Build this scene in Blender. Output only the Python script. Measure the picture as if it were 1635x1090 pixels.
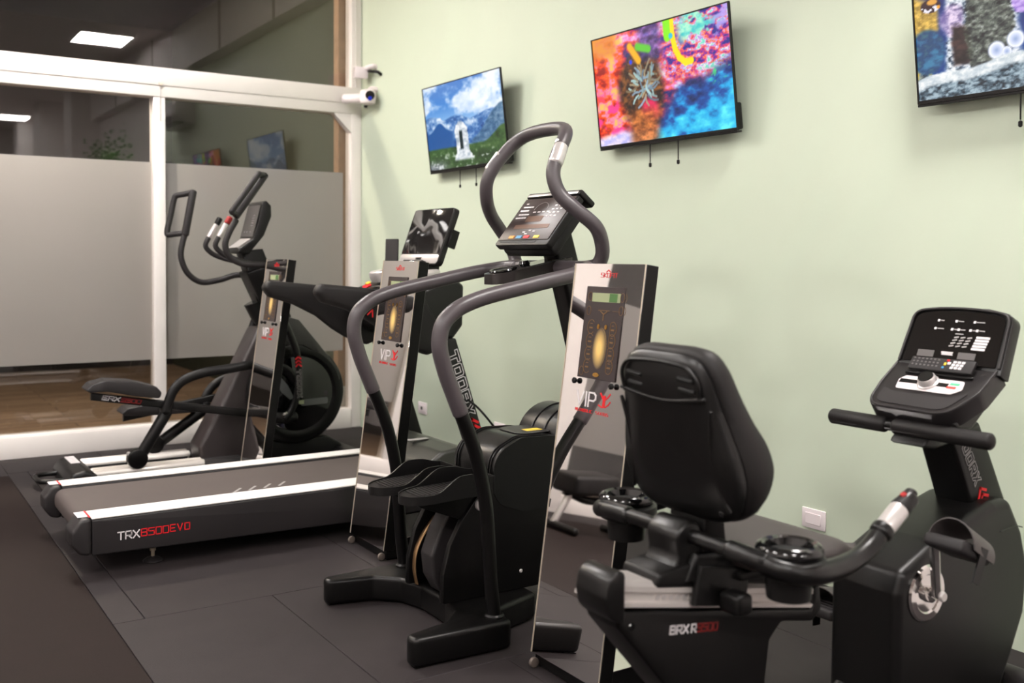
import bpy, bmesh, math, random
import numpy as np
from mathutils import Vector, Matrix, Quaternion

# ---------------------------------------------------------------- camera, world, exposure
SC = bpy.context.scene
COL = SC.collection
for _o in list(bpy.data.objects):
    bpy.data.objects.remove(_o)

FWD_P, FWD_Y, ROLL = -.0305682, .99215056, .00617567
def _axes():
    p, y, r = FWD_P, FWD_Y, ROLL
    f = Vector((math.cos(p)*math.cos(y), math.cos(p)*math.sin(y), math.sin(p)))
    rt = Vector((math.sin(y), -math.cos(y), 0)); up = rt.cross(f)
    c, s = math.cos(r), math.sin(r)
    return f, c*rt+s*up, -s*rt+c*up
_f, _r, _u = _axes()
cam_d = bpy.data.cameras.new('camera')
cam = bpy.data.objects.new('camera', cam_d)
COL.objects.link(cam)
cam.matrix_world = Matrix(((_r.x, _u.x, -_f.x, -3.247), (_r.y, _u.y, -_f.y, 0.0), (_r.z, _u.z, -_f.z, 1.3), (0, 0, 0, 1)))
cam_d.sensor_width = 36.0
cam_d.sensor_fit = 'HORIZONTAL'
cam_d.lens = 36.0*1610.75/1635
cam_d.shift_y = -84.5/1635
cam_d.clip_start = .05
cam_d.dof.use_dof = True
cam_d.dof.focus_distance = 3.75
cam_d.dof.aperture_fstop = 2.6
SC.camera = cam

W = bpy.data.worlds.new('night'); SC.world = W; W.use_nodes = True
W.node_tree.nodes['Background'].inputs[0].default_value = (.012, .011, .012, 1)
W.node_tree.nodes['Background'].inputs[1].default_value = .4
SC.view_settings.view_transform = 'Standard'
SC.view_settings.look = 'None'
SC.view_settings.gamma = 1
SC.view_settings.use_curve_mapping = False
SC.view_settings.exposure = 0.28
SC.cycles.max_bounces = 10
SC.cycles.transparent_max_bounces = 16
SC.cycles.sample_clamp_indirect = 6
LAMP_STRENGTH = 74.0

# ---------------------------------------------------------------- materials
def lin(c):
    return tuple((v/255/12.92 if v/255 <= .04045 else ((v/255+.055)/1.055)**2.4) for v in c)
MATS = {}
def mat(name, rgb, rough=.5, metal=0., spec=.5, coat=0., bump=0., bscale=400., var=0., vscale=6., emit=None, es=1.):
    if name in MATS: return MATS[name]
    m = bpy.data.materials.new(name); m.use_nodes = True
    nt = m.node_tree; b = nt.nodes['Principled BSDF']
    c = lin(rgb)
    b.inputs['Base Color'].default_value = (*c, 1)
    b.inputs['Roughness'].default_value = rough
    b.inputs['Metallic'].default_value = metal
    b.inputs['Specular IOR Level'].default_value = spec
    b.inputs['Coat Weight'].default_value = coat
    b.inputs['Coat Roughness'].default_value = .08
    tc = nt.nodes.new('ShaderNodeTexCoord')
    if var > 0:
        n = nt.nodes.new('ShaderNodeTexNoise'); n.inputs['Scale'].default_value = vscale; n.inputs['Detail'].default_value = 5
        nt.links.new(tc.outputs['Object'], n.inputs['Vector'])
        mr = nt.nodes.new('ShaderNodeMapRange'); mr.inputs[1].default_value = .3; mr.inputs[2].default_value = .7
        mr.inputs[3].default_value = 1-var; mr.inputs[4].default_value = 1+var
        nt.links.new(n.outputs['Fac'], mr.inputs[0])
        mx = nt.nodes.new('ShaderNodeVectorMath'); mx.operation = 'SCALE'; mx.inputs[0].default_value = c
        nt.links.new(mr.outputs[0], mx.inputs['Scale']); nt.links.new(mx.outputs[0], b.inputs['Base Color'])
    if bump > 0:
        n2 = nt.nodes.new('ShaderNodeTexNoise'); n2.inputs['Scale'].default_value = bscale; n2.inputs['Detail'].default_value = 3
        nt.links.new(tc.outputs['Object'], n2.inputs['Vector'])
        bp = nt.nodes.new('ShaderNodeBump'); bp.inputs['Strength'].default_value = bump; bp.inputs['Distance'].default_value = .002
        nt.links.new(n2.outputs['Fac'], bp.inputs['Height']); nt.links.new(bp.outputs[0], b.inputs['Normal'])
    if emit:
        b.inputs['Emission Color'].default_value = (*lin(emit), 1); b.inputs['Emission Strength'].default_value = es
    MATS[name] = m
    return m

GREEN = mat('green_paint', (198, 209, 189), .55, bump=.05, bscale=60, var=.015, vscale=2)
WHITE_FRAME = mat('white_frame', (232, 226, 222), .35, var=.02)
WHITE_WALL = mat('white_wall', (234, 227, 224), .7, var=.03)
CEIL = mat('ceiling_paint', (226, 216, 212), .8, var=.03)
MATF = mat('rubber_mat', (39, 34, 35), .62, spec=.22, bump=.35, bscale=260, var=.10, vscale=9)
MATB = mat('brown_rubber', (28, 19, 17), .75, spec=.15, bump=.35, bscale=260, var=.06, vscale=9)
SEAM = mat('seam_dark', (14, 12, 12), .9)
PLASTIC = mat('black_plastic', (15, 14, 14), .40, spec=.3, bump=.12, bscale=700)
SATIN = mat('black_satin', (13, 12, 12), .33, spec=.36, bump=.05, bscale=500)
GLOSS = mat('black_gloss', (12, 12, 13), .08, spec=.6)
PAINT = mat('black_paint', (8, 7, 7), .34, spec=.28, bump=.06, bscale=300)
RUBBER = mat('grey_rubber', (70, 64, 67), .36, spec=.5, bump=.1, bscale=900)
DKRUB = mat('dark_grip', (34, 31, 32), .55, spec=.4, bump=.15, bscale=900)
GREYP = mat('dark_grey_plastic', (35, 32, 33), .45, spec=.4, bump=.12, bscale=700)
VINYL = mat('black_vinyl', (19, 16, 16), .55, spec=.35, bump=.2, bscale=350)
SEATM = mat('grey_seat_vinyl', (66, 61, 60), .6, spec=.3, bump=.2, bscale=350)
BELT = mat('belt_rubber', (78, 70, 68), .7, spec=.3, bump=.3, bscale=500, var=.05)
RAILW = mat('white_rail', (236, 232, 229), .35)
ALU = mat('brushed_aluminium', (214, 208, 204), .34, metal=.45, bump=.05, bscale=200)
SILVER = mat('silver_plastic', (205, 200, 198), .28, metal=.5)
CHROME = mat('chrome', (225, 222, 220), .06, metal=1.)
STEEL = mat('mirror_steel', (238, 234, 232), .018, metal=1., bump=.004, bscale=4)
BRASS = mat('brass', (150, 118, 84), .35, metal=.8)
RED = mat('red_print', (214, 18, 30), .5)
DKRED = mat('dark_red_print', (150, 22, 22), .5)
WPRINT = mat('white_print', (225, 220, 222), .5)
GPRINT = mat('grey_print', (150, 146, 146), .5)
DPRINT = mat('dim_print', (96, 92, 92), .5)
YEL = mat('yellow_print', (222, 190, 60), .45)
BLUE = mat('blue_print', (60, 140, 190), .45)
ORANGE = mat('orange_print', (235, 150, 40), .45)
GREENP = mat('green_print', (90, 205, 140), .45)
WPLATE = mat('white_plate', (232, 222, 224), .3)
BOARD = mat('sensor_board', (58, 50, 50), .35, spec=.4)
GOLD = mat('gold_print', (128, 98, 60), .45, metal=.2)
WOOD_J = mat('wood_jamb', (176, 140, 112), .6, var=.12, vscale=14)
LENS_REFL = mat('lens_blue_reflection', (30, 50, 190), .08)
LEAF = mat('leaf_green', (70, 128, 44), .55, var=.25, vscale=20)
LAMPM = mat('lamp_diffuser', (255, 255, 255), .5, emit=(255, 250, 246), es=LAMP_STRENGTH)
LCD = mat('lcd_green', (150, 160, 122), .15, spec=.6)
LCDD = mat('lcd_dark_green', (74, 112, 62), .15, spec=.6)

def glass_mat():
    m = bpy.data.materials.new('clear_glass'); m.use_nodes = True; nt = m.node_tree; nt.nodes.clear()
    out = nt.nodes.new('ShaderNodeOutputMaterial'); mix = nt.nodes.new('ShaderNodeMixShader')
    tr = nt.nodes.new('ShaderNodeBsdfTransparent'); gl = nt.nodes.new('ShaderNodeBsdfGlossy')
    gl.inputs['Roughness'].default_value = .012
    tr.inputs[0].default_value = (.86, .88, .86, 1)
    fr = nt.nodes.new('ShaderNodeFresnel'); fr.inputs[0].default_value = 2.0
    nt.links.new(fr.outputs[0], mix.inputs[0]); nt.links.new(tr.outputs[0], mix.inputs[1]); nt.links.new(gl.outputs[0], mix.inputs[2])
    nt.links.new(mix.outputs[0], out.inputs[0]); return m
GLASS = glass_mat()
GLASS2 = bpy.data.materials.new('clear_glass_body'); GLASS2.use_nodes = True
_nt = GLASS2.node_tree; _nt.nodes.clear()
_o = _nt.nodes.new('ShaderNodeOutputMaterial'); _t = _nt.nodes.new('ShaderNodeBsdfTransparent'); _nt.links.new(_t.outputs[0], _o.inputs[0])
FILM = mat('frosted_film', (142, 140, 138), .16, spec=.75, coat=.25)
_nt = FILM.node_tree; _b = _nt.nodes['Principled BSDF']; _b.inputs['Coat Roughness'].default_value = .02
_tl = _nt.nodes.new('ShaderNodeBsdfTranslucent'); _tl.inputs[0].default_value = (.9, .88, .86, 1)
_mx = _nt.nodes.new('ShaderNodeMixShader'); _mx.inputs[0].default_value = .38
_nt.links.new(_b.outputs[0], _mx.inputs[1]); _nt.links.new(_tl.outputs[0], _mx.inputs[2]); _nt.links.new(_mx.outputs[0], _nt.nodes['Material Output'].inputs[0])

def wood_mat():
    m = bpy.data.materials.new('wood_planks'); m.use_nodes = True; nt = m.node_tree; b = nt.nodes['Principled BSDF']
    tc = nt.nodes.new('ShaderNodeTexCoord'); mp = nt.nodes.new('ShaderNodeMapping'); mp.inputs['Scale'].default_value = (1, 1, 1)
    br = nt.nodes.new('ShaderNodeTexBrick'); br.inputs['Scale'].default_value = 1
    br.inputs['Brick Width'].default_value = 1.2; br.inputs['Row Height'].default_value = .16; br.inputs['Mortar Size'].default_value = .004
    br.inputs['Color1'].default_value = (*lin((150, 126, 104)), 1); br.inputs['Color2'].default_value = (*lin((180, 154, 130)), 1)
    br.inputs['Mortar'].default_value = (*lin((60, 44, 34)), 1)
    nz = nt.nodes.new('ShaderNodeTexNoise'); nz.inputs['Scale'].default_value = 7; nz.inputs['Detail'].default_value = 6
    mp2 = nt.nodes.new('ShaderNodeMapping'); mp2.inputs['Scale'].default_value = (1, 9, 1)
    mx = nt.nodes.new('ShaderNodeMix'); mx.data_type = 'RGBA'; mx.blend_type = 'MULTIPLY'; mx.inputs[0].default_value = .8
    cr = nt.nodes.new('ShaderNodeValToRGB'); cr.color_ramp.elements[0].color = (.45, .4, .36, 1); cr.color_ramp.elements[1].color = (1, 1, 1, 1)
    cr.color_ramp.elements[0].position = .3; cr.color_ramp.elements[1].position = .7
    L = nt.links.new
    L(tc.outputs['Object'], mp.inputs[0]); L(mp.outputs[0], br.inputs['Vector']); L(tc.outputs['Object'], mp2.inputs[0]); L(mp2.outputs[0], nz.inputs['Vector'])
    L(nz.outputs['Fac'], cr.inputs[0]); L(br.outputs['Color'], mx.inputs[6]); L(cr.outputs[0], mx.inputs[7]); L(mx.outputs[2], b.inputs['Base Color'])
    b.inputs['Roughness'].default_value = .5
    return m
WOOD = wood_mat()

def oval_mat():     # gold oval printed on the sensor boards, paler in its middle
    m = bpy.data.materials.new('gold_oval'); m.use_nodes = True; nt = m.node_tree; b = nt.nodes['Principled BSDF']
    tc = nt.nodes.new('ShaderNodeTexCoord'); gr = nt.nodes.new('ShaderNodeTexGradient'); gr.gradient_type = 'SPHERICAL'
    mp = nt.nodes.new('ShaderNodeMapping'); mp.inputs['Scale'].default_value = (1, 1, 1)
    cr = nt.nodes.new('ShaderNodeValToRGB'); e = cr.color_ramp.elements
    e[0].position = 0; e[0].color = (*lin((62, 52, 50)), 1); e[1].position = .75; e[1].color = (*lin((240, 200, 120)), 1)
    nt.links.new(tc.outputs['UV'], mp.inputs[0]); nt.links.new(mp.outputs[0], gr.inputs[0]); nt.links.new(gr.outputs['Fac'], cr.inputs[0]); nt.links.new(cr.outputs[0], b.inputs['Base Color'])
    b.inputs['Roughness'].default_value = .35
    return m
OVAL = oval_mat()

def wrap_mat():     # clear protective film lying in folds over the treadmill screen
    m = bpy.data.materials.new('wrinkled_film_screen'); m.use_nodes = True; nt = m.node_tree; b = nt.nodes['Principled BSDF']
    b.inputs['Base Color'].default_value = (.012, .011, .011, 1); b.inputs['Roughness'].default_value = .06; b.inputs['IOR'].default_value = 2.3
    tc = nt.nodes.new('ShaderNodeTexCoord'); n = nt.nodes.new('ShaderNodeTexNoise'); n.inputs['Scale'].default_value = 4.5; n.inputs['Detail'].default_value = .5; n.inputs['Distortion'].default_value = .8
    bp = nt.nodes.new('ShaderNodeBump'); bp.inputs['Strength'].default_value = .55; bp.inputs['Distance'].default_value = .02
    nt.links.new(tc.outputs['Object'], n.inputs['Vector']); nt.links.new(n.outputs['Fac'], bp.inputs['Height']); nt.links.new(bp.outputs[0], b.inputs['Normal'])
    return m
WRAP = wrap_mat()

# ---------------------------------------------------------------- helpers
def setp(o, label=None, cat=None, group=None, kind=None):
    if label: o['label'] = label
    if cat: o['category'] = cat
    if group: o['group'] = group
    if kind: o['kind'] = kind
    return o

def root_loc(p):
    while p is not None and p.parent is not None: p = p.parent
    return Vector(p.location) if p is not None else Vector((0, 0, 0))

def thing(name, loc, label, cat, group=None):
    o = bpy.data.objects.new(name, None); o.empty_display_size = .1; COL.objects.link(o); o.location = loc
    return setp(o, label, cat, group)

def obj(name, bm, m, parent=None, angle=38, origin=None):
    off = root_loc(parent) if parent is not None else Vector(origin if origin is not None else (0, 0, 0))
    if off.length > 0: bmesh.ops.translate(bm, verts=bm.verts, vec=-off)
    bmesh.ops.recalc_face_normals(bm, faces=bm.faces)
    lim = math.radians(angle)
    for f in bm.faces: f.smooth = True
    for e in bm.edges:
        if len(e.link_faces) == 2: e.smooth = e.calc_face_angle(0) < lim
    me = bpy.data.meshes.new(name); bm.to_mesh(me); bm.free()
    for k in (m if isinstance(m, (list, tuple)) else [m]): me.materials.append(k)
    o = bpy.data.objects.new(name, me); COL.objects.link(o)
    if parent is not None: o.parent = parent
    elif origin is not None: o.location = origin
    return o

def struct(name, bm, m):
    o = obj(name, bm, m); o['kind'] = 'structure'; return o

def copy_tree(o, parent=None):
    c = o.copy(); COL.objects.link(c); c.parent = parent
    for ch in list(o.children): copy_tree(ch, c)
    return c

def NB(): return bmesh.new()

def add_box(bm, x0, x1, y0, y1, z0, z1, bevel=0., seg=2, M=None):
    t = bmesh.new()
    r = bmesh.ops.create_cube(t, size=1.0)
    bmesh.ops.scale(t, vec=(x1-x0, y1-y0, z1-z0), verts=t.verts)
    bmesh.ops.translate(t, vec=((x0+x1)/2, (y0+y1)/2, (z0+z1)/2), verts=t.verts)
    if bevel > 0: bmesh.ops.bevel(t, geom=list(t.edges), offset=bevel, segments=seg, profile=.5, affect='EDGES', clamp_overlap=True)
    if M is not None: bmesh.ops.transform(t, matrix=M, verts=t.verts)
    merge(bm, t); return bm

def merge(bm, t):
    me = bpy.data.meshes.new('tmp'); t.to_mesh(me); t.free(); bm.from_mesh(me); bpy.data.meshes.remove(me)

def box(*a, **k): return add_box(NB(), *a, **k)

def fillet(pts, r, seg=5):
    out = []; n = len(pts)
    for i in range(n):
        p = np.array(pts[i][:2], float); a = np.array(pts[i-1][:2], float); b = np.array(pts[(i+1) % n][:2], float)
        rr = pts[i][2] if len(pts[i]) > 2 else r
        d1 = a-p; d2 = b-p; l1 = np.linalg.norm(d1); l2 = np.linalg.norm(d2)
        d1 /= l1; d2 /= l2
        cosA = float(np.clip(d1@d2, -1, 1)); ang = math.acos(cosA)
        if rr <= 0 or ang > 3.05: out.append(tuple(p)); continue
        t = min(rr/math.tan(ang/2), .48*l1, .48*l2)
        s = p+d1*t; e = p+d2*t
        for k in range(seg+1):
            u = k/seg
            q = (1-u)**2*s+2*u*(1-u)*p+u*u*e
            out.append(tuple(q))
    return out

def add_prism(bm, pts, a0, a1, axis='y', bevel=0., seg=3):
    """extrude a 2-D outline; axis y: outline in (x,z); axis x: outline in (y,z); axis z: outline in (x,y)"""
    t = bmesh.new()
    def P(p, a):
        return {'y': (p[0], a, p[1]), 'x': (a, p[0], p[1]), 'z': (p[0], p[1], a)}[axis]
    A = [t.verts.new(P(p, a0)) for p in pts]; B = [t.verts.new(P(p, a1)) for p in pts]
    n = len(pts)
    t.faces.new(A); t.faces.new(list(reversed(B)))
    for i in range(n): t.faces.new((A[i], B[i], B[(i+1) % n], A[(i+1) % n]))
    bmesh.ops.recalc_face_normals(t, faces=t.faces)
    if bevel > 0:
        caps = set()
        t.faces.ensure_lookup_table()
        es = set(t.faces[0].edges) | set(t.faces[1].edges)
        bmesh.ops.bevel(t, geom=list(es), offset=bevel, segments=seg, profile=.5, affect='EDGES', clamp_overlap=True)
    merge(bm, t); return bm
def prism(*a, **k): return add_prism(NB(), *a, **k)

def smooth_path(pts, sub=8):
    P = [Vector(p) for p in pts]
    if len(P) < 3: return P
    out = []
    for i in range(len(P)-1):
        p0 = P[i-1] if i > 0 else P[i]*2-P[i+1]; p1 = P[i]; p2 = P[i+1]; p3 = P[i+2] if i+2 < len(P) else P[i+1]*2-P[i]
        t0 = 0; t1 = t0+max((p1-p0).length, 1e-6)**.5; t2 = t1+max((p2-p1).length, 1e-6)**.5; t3 = t2+max((p3-p2).length, 1e-6)**.5
        for k in range(sub):
            t = t1+(t2-t1)*k/sub
            A1 = p0*((t1-t)/(t1-t0))+p1*((t-t0)/(t1-t0)); A2 = p1*((t2-t)/(t2-t1))+p2*((t-t1)/(t2-t1)); A3 = p2*((t3-t)/(t3-t2))+p3*((t-t2)/(t3-t2))
            B1 = A1*((t2-t)/(t2-t0))+A2*((t-t0)/(t2-t0)); B2 = A2*((t3-t)/(t3-t1))+A3*((t-t1)/(t3-t1))
            out.append(B1*((t2-t)/(t2-t1))+B2*((t-t1)/(t2-t1)))
    out.append(P[-1]); return out

def add_tube(bm, pts, r, n=16, smooth=True, sub=8, closed=False, r2=None, cap=True, side=None):
    """round tube (r2 gives an oval section, r2 along the 'side' direction)"""
    P = smooth_path(pts, sub) if smooth and not closed else [Vector(p) for p in pts]
    m = len(P); rad = r if callable(r) else (lambda u: r)
    T = []
    for i in range(m):
        a = P[(i-1) % m] if closed or i > 0 else P[i]; b = P[(i+1) % m] if closed or i < m-1 else P[i]
        T.append((b-a).normalized())
    up = Vector(side) if side else (Vector((0, 0, 1)) if abs(T[0].z) < .9 else Vector((1, 0, 0)))
    N = (up-T[0]*up.dot(T[0])).normalized()
    rings = []
    def ring(c, N, t, rr, rq):
        Bn = t.cross(N)
        return [bm.verts.new(c+N*(math.cos(2*math.pi*k/n)*rq)+Bn*(math.sin(2*math.pi*k/n)*rr)) for k in range(n)]
    Ns = []
    for i in range(m):
        if i > 0:
            if side: N = (up-T[i]*up.dot(T[i])).normalized()
            else:
                q = T[i-1].rotation_difference(T[i]); N = (q @ N); N = (N-T[i]*N.dot(T[i])).normalized()
        Ns.append(N.copy())
    def rr(i): return rad(i/(m-1) if m > 1 else 0)
    capn = 4
    if cap and not closed:
        for k in range(capn):
            a = (k+.35)/capn*math.pi/2
            R = rr(0); s = math.sin(a); h = R*.55
            rings.append(ring(P[0]-T[0]*(h*math.cos(a)), Ns[0], T[0], R*s, (r2 or R)*s))
    for i in range(m): rings.append(ring(P[i], Ns[i], T[i], rr(i), (r2 if r2 else rr(i))))
    if cap and not closed:
        for k in reversed(range(capn)):
            a = (k+.35)/capn*math.pi/2
            R = rr(m-1); s = math.sin(a); h = R*.55
            rings.append(ring(P[-1]+T[-1]*(h*math.cos(a)), Ns[-1], T[-1], R*s, (r2 or R)*s))
    L = len(rings)
    for i in range(L if closed else L-1):
        a = rings[i]; b = rings[(i+1) % L]
        for k in range(n): bm.faces.new((a[k], a[(k+1) % n], b[(k+1) % n], b[k]))
    if not closed:
        bm.faces.new(list(reversed(rings[0]))); bm.faces.new(rings[-1])
    return bm
def tube(*a, **k): return add_tube(NB(), *a, **k)

def add_lathe(bm, prof, c, axis=(0, 0, 1), n=28):
    """prof: (radius, height) pairs from one end to the other"""
    ax = Vector(axis).normalized(); up = Vector((0, 0, 1)) if abs(ax.z) < .9 else Vector((1, 0, 0))
    N = (up-ax*up.dot(ax)).normalized(); B = ax.cross(N); c = Vector(c)
    rings = []
    for r, h in prof:
        rings.append([bm.verts.new(c+ax*h+N*(math.cos(2*math.pi*k/n)*max(r, 1e-4))+B*(math.sin(2*math.pi*k/n)*max(r, 1e-4))) for k in range(n)])
    for a, b in zip(rings, rings[1:]):
        for k in range(n): bm.faces.new((a[k], a[(k+1) % n], b[(k+1) % n], b[k]))
    bm.faces.new(list(reversed(rings[0]))); bm.faces.new(rings[-1])
    return bm
def lathe(*a, **k): return add_lathe(NB(), *a, **k)
def disc_prof(r, h, b): return [(r-b, 0), (r-b*.3, b*.3), (r, b), (r, h-b), (r-b*.3, h-b*.3), (r-b, h)]

def add_loft(bm, rings, caps=True):
    V = [[bm.verts.new(p) for p in ring] for ring in rings]
    n = len(V[0])
    for a, b in zip(V, V[1:]):
        for k in range(n): bm.faces.new((a[k], a[(k+1) % n], b[(k+1) % n], b[k]))
    if caps: bm.faces.new(list(reversed(V[0]))); bm.faces.new(V[-1])
    return bm
def loft(*a, **k): return add_loft(NB(), *a, **k)

# stroke lettering -----------------------------------------------------------
GL = {
 'T': [[(0, 1), (1, 1)], [(.5, 1), (.5, 0)]],
 'R': [[(0, 0), (0, 1), (.9, 1), (1, .9), (1, .55), (.9, .42), (0, .42)], [(.45, .42), (1, 0)]],
 'X': [[(0, 1), (1, 0)], [(0, 0), (1, 1)]],
 '8': [[(0, .0), (1, 0), (1, 1), (0, 1), (0, 0)], [(0, .52), (1, .52)]],
 '5': [[(1, 1), (0, 1), (0, .56), (1, .56), (1, 0), (0, 0)]],
 '0': [[(0, 0), (1, 0), (1, 1), (0, 1), (0, 0)]],
 'O': [[(0, 0), (1, 0), (1, 1), (0, 1), (0, 0)]],
 'E': [[(1, 1), (0, 1), (0, 0), (1, 0)], [(0, .5), (.85, .5)]],
 'V': [[(0, 1), (.5, 0), (1, 1)]],
 'B': [[(0, 0), (0, 1), (.85, 1), (.95, .9), (.95, .6), (.85, .52), (0, .52)], [(.85, .52), (1, .42), (1, .1), (.88, 0), (0, 0)]],
 '9': [[(1, .5), (0, .5), (0, 1), (1, 1), (1, 0), (0, 0)]],
 'I': [[(.5, 0), (.5, 1)]],
 'P': [[(0, 0), (0, 1), (.75, 1), (1, .86), (1, .58), (.75, .44), (0, .44)]],
 'M': [[(0, 0), (0, 1), (.5, .35), (1, 1), (1, 0)]],
 'A': [[(0, 0), (.5, 1), (1, 0)], [(.2, .36), (.8, .36)]],
 'L': [[(0, 1), (0, 0), (1, 0)]],
 'C': [[(1, 1), (0, 1), (0, 0), (1, 0)]],
 'S': [[(1, 1), (0, 1), (0, .52), (1, .52), (1, 0), (0, 0)]],
 'U': [[(0, 1), (0, 0), (1, 0), (1, 1)]],
 'N': [[(0, 0), (0, 1), (1, 0), (1, 1)]],
 'F': [[(0, 0), (0, 1), (1, 1)], [(0, .5), (.8, .5)]],
 'K': [[(0, 0), (0, 1)], [(1, 1), (0, .45), (1, 0)]],
 '-': [[(.2, .5), (.8, .5)]],
}
def ribbon(bm, pts, w, F, t=.0012):
    """flat strip along a polyline of (u,v); F maps (u,v,height) to 3-D"""
    for (a, b) in zip(pts, pts[1:]):
        a = np.array(a, float); b = np.array(b, float); d = b-a; l = np.linalg.norm(d)
        if l < 1e-7: continue
        d /= l; n = np.array((-d[1], d[0]))*w/2; e = d*w*.45
        q = [a-e-n, b+e-n, b+e+n, a-e+n]
        lo = [bm.verts.new(F(p[0], p[1], 0)) for p in q]; hi = [bm.verts.new(F(p[0], p[1], t)) for p in q]
        bm.faces.new(hi); bm.faces.new(list(reversed(lo)))
        for i in range(4): bm.faces.new((lo[i], lo[(i+1) % 4], hi[(i+1) % 4], hi[i]))
def letters(bm, s, F, u0, v0, w, h, gap, sw, slant=0.):
    u = u0
    for ch in s:
        if ch == ' ': u += w*.7; continue
        ww = w*.25 if ch == 'I' else w
        for st in GL[ch]:
            ribbon(bm, [(u+p[0]*ww+p[1]*h*slant, v0+p[1]*h) for p in st], sw, F)
        u += ww+gap
    return u
def frame_map(o, eu, ev):
    o = Vector(o); eu = Vector(eu).normalized(); ev = Vector(ev).normalized(); en = eu.cross(ev)
    return lambda u, v, h: o+eu*u+ev*v+en*h
# outlined letters of the machine maker's word mark
OUT = {
 'T': [[(0, 1), (1, 1), (1, .74), (.63, .74), (.63, 0), (.37, 0), (.37, .74), (0, .74), (0, 1)]],
 'O': [[(.12, 0), (.88, 0), (1, .12), (1, .88), (.88, 1), (.12, 1), (0, .88), (0, .12), (.12, 0)], [(.27, .24), (.73, .24), (.73, .76), (.27, .76), (.27, .24)]],
 'R': [[(0, 0), (0, 1), (.85, 1), (1, .88), (1, .45), (.86, .34), (1, 0), (.7, 0), (.54, .32), (.27, .32), (.27, 0), (0, 0)], [(.27, .56), (.73, .56), (.73, .76), (.27, .76), (.27, .56)]],
 'X': [[(0, 1), (.3, 1), (.5, .68), (.7, 1), (1, 1), (.66, .5), (1, 0), (.7, 0), (.5, .32), (.3, 0), (0, 0), (.34, .5), (0, 1)]],
}
def outline_word(bm, F, u0, v0, w, h, gap, sw):
    u = u0
    for ch in 'TOORX':
        for st in OUT[ch]: ribbon(bm, [(u+p[0]*w, v0+p[1]*h) for p in st], sw, F)
        u += w+gap
    return u
def chevrons(bm, F, u, v0, h, n, step, sw):
    for k in range(n):
        ribbon(bm, [(u+k*step+h*.5, v0), (u+k*step, v0+h/2), (u+k*step+h*.5, v0+h)], sw, F)

# ================================================================ THE ROOM
GY = 7.13                                   # window plane
b = NB()
mats = []
# rubber mats: rows run along the window wall, joints staggered
rows = [(-1.26, 3), (-.27, 1), (.73, 2), (1.725, 0), (2.72, 1), (3.71, 0), (4.70, 1), (5.69, 0)]
starts = {0: -2.44, 1: -1.914, 2: -2.20, 3: -1.7}
E_R = -.004
ys = [-9.29, -7.2, -5.2, -3.25, -2.25, -1.26, -.27, .73, 1.725, 2.72, 3.71, 4.70, 5.69, 6.62, 7.07]
joints = [-.528, -1.0, -.528, -1.0, -.528, -.528+.0, -.957, -.48, -.9, -.43, -.9]
joint0 = {2.72: -1.914, 3.71: -2.385, 1.725: -1.485, 4.70: -1.914, 5.69: -2.385}
for y0, y1 in zip(ys, ys[1:]):
    j = joint0.get(y0, -1.914)
    xs = [-2.495]
    x = j
    while x < -.25:
        if x > -2.49: xs.append(x)
        x += .957
    xs.append(E_R)
    for x0, x1 in zip(xs, xs[1:]): add_box(b, x0+.0012, x1-.0012, y0+.0012, y1-.0012, -.02, 0, .0018, 1)
add_box(b, -6.6, -2.495-.001, 6.55, 7.07, -.02, 0)
struct('floor', b, MATF)
struct('floor_strip', box(-6.6, -2.4965, -9.3, 6.548, -.02, 0, .0015, 1), MATB)
struct('subfloor', box(-6.7, 0, -9.3, 7.25, -.06, -.0202), SEAM)
struct('wall_green', box(0, .12, 1.22, 7.40, -.06, 3.93), GREEN)
struct('wall_white', box(0, .12, -9.4, 1.22, -.06, 3.93), WHITE_WALL)
struct('wall_left', box(-6.75, -6.6, -9.4, 7.4, -.06, 3.93), WHITE_WALL)
struct('wall_back', box(-6.6, 0, -9.4, -9.3, -.06, 3.93), WHITE_WALL)
struct('ceiling', box(-6.75, .12, -9.4, 7.4, 3.93, 4.03), CEIL)
struct('soffit', box(-.15, -.0005, -2.4, 7.06, 3.37, 3.9295), WHITE_WALL)
b = NB()
for yy in (-.6, 1.45, 4.15, 5.7): add_box(b, -.162, -.1502, yy-.02, yy+.02, 3.37, 3.9295)
struct('trim_1', b, mat('trim_grey', (150, 138, 134), .6))
for x0, x1, y0, y1 in ((-.42, -.002, -3.1, -2.45), (-.55, -.002, -5.4, -4.7), (-.55, -.002, -8.0, -7.4)):
    struct('column', box(x0, x1, y0, y1, 0, 3.9295), WHITE_WALL)

# --- shop front: white frame, glass, frosted film, the wooden floor outside
b = NB()
add_box(b, -6.6, -.0005, 7.07, 7.19, 2.376, 2.575, .006)
add_box(b, -6.6, -.0005, 7.062, 7.07, 2.454, 2.566, .003)
add_box(b, -6.6, -.085, 7.075, 7.19, 0, .148, .004)
add_box(b, -6.6, -.085, 7.069, 7.075, 0, .138, .002)
for x in (-1.493, -2.975, -4.45, -5.95): add_box(b, x-.040, x+.040, 7.0775, 7.188, .12, 2.39, .006)
add_box(b, -.083, -.0005, 7.0735, 7.19, 0, 3.929, .006)
add_box(b, -.052, -.046, 7.066, 7.0738, 2.58, 3.929)
add_box(b, -6.6, -.083, 7.08, 7.19, 3.82, 3.929)
add_prism(b, [(-.23, 2.380), (-.08, 2.380), (-.08, 2.232)], 7.078, 7.15, 'y')
struct('window_frame', b, WHITE_FRAME)
struct('pier', box(-4.82, -4.36, 6.98, 7.06, 0, 3.929, .004), WHITE_FRAME)
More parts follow.
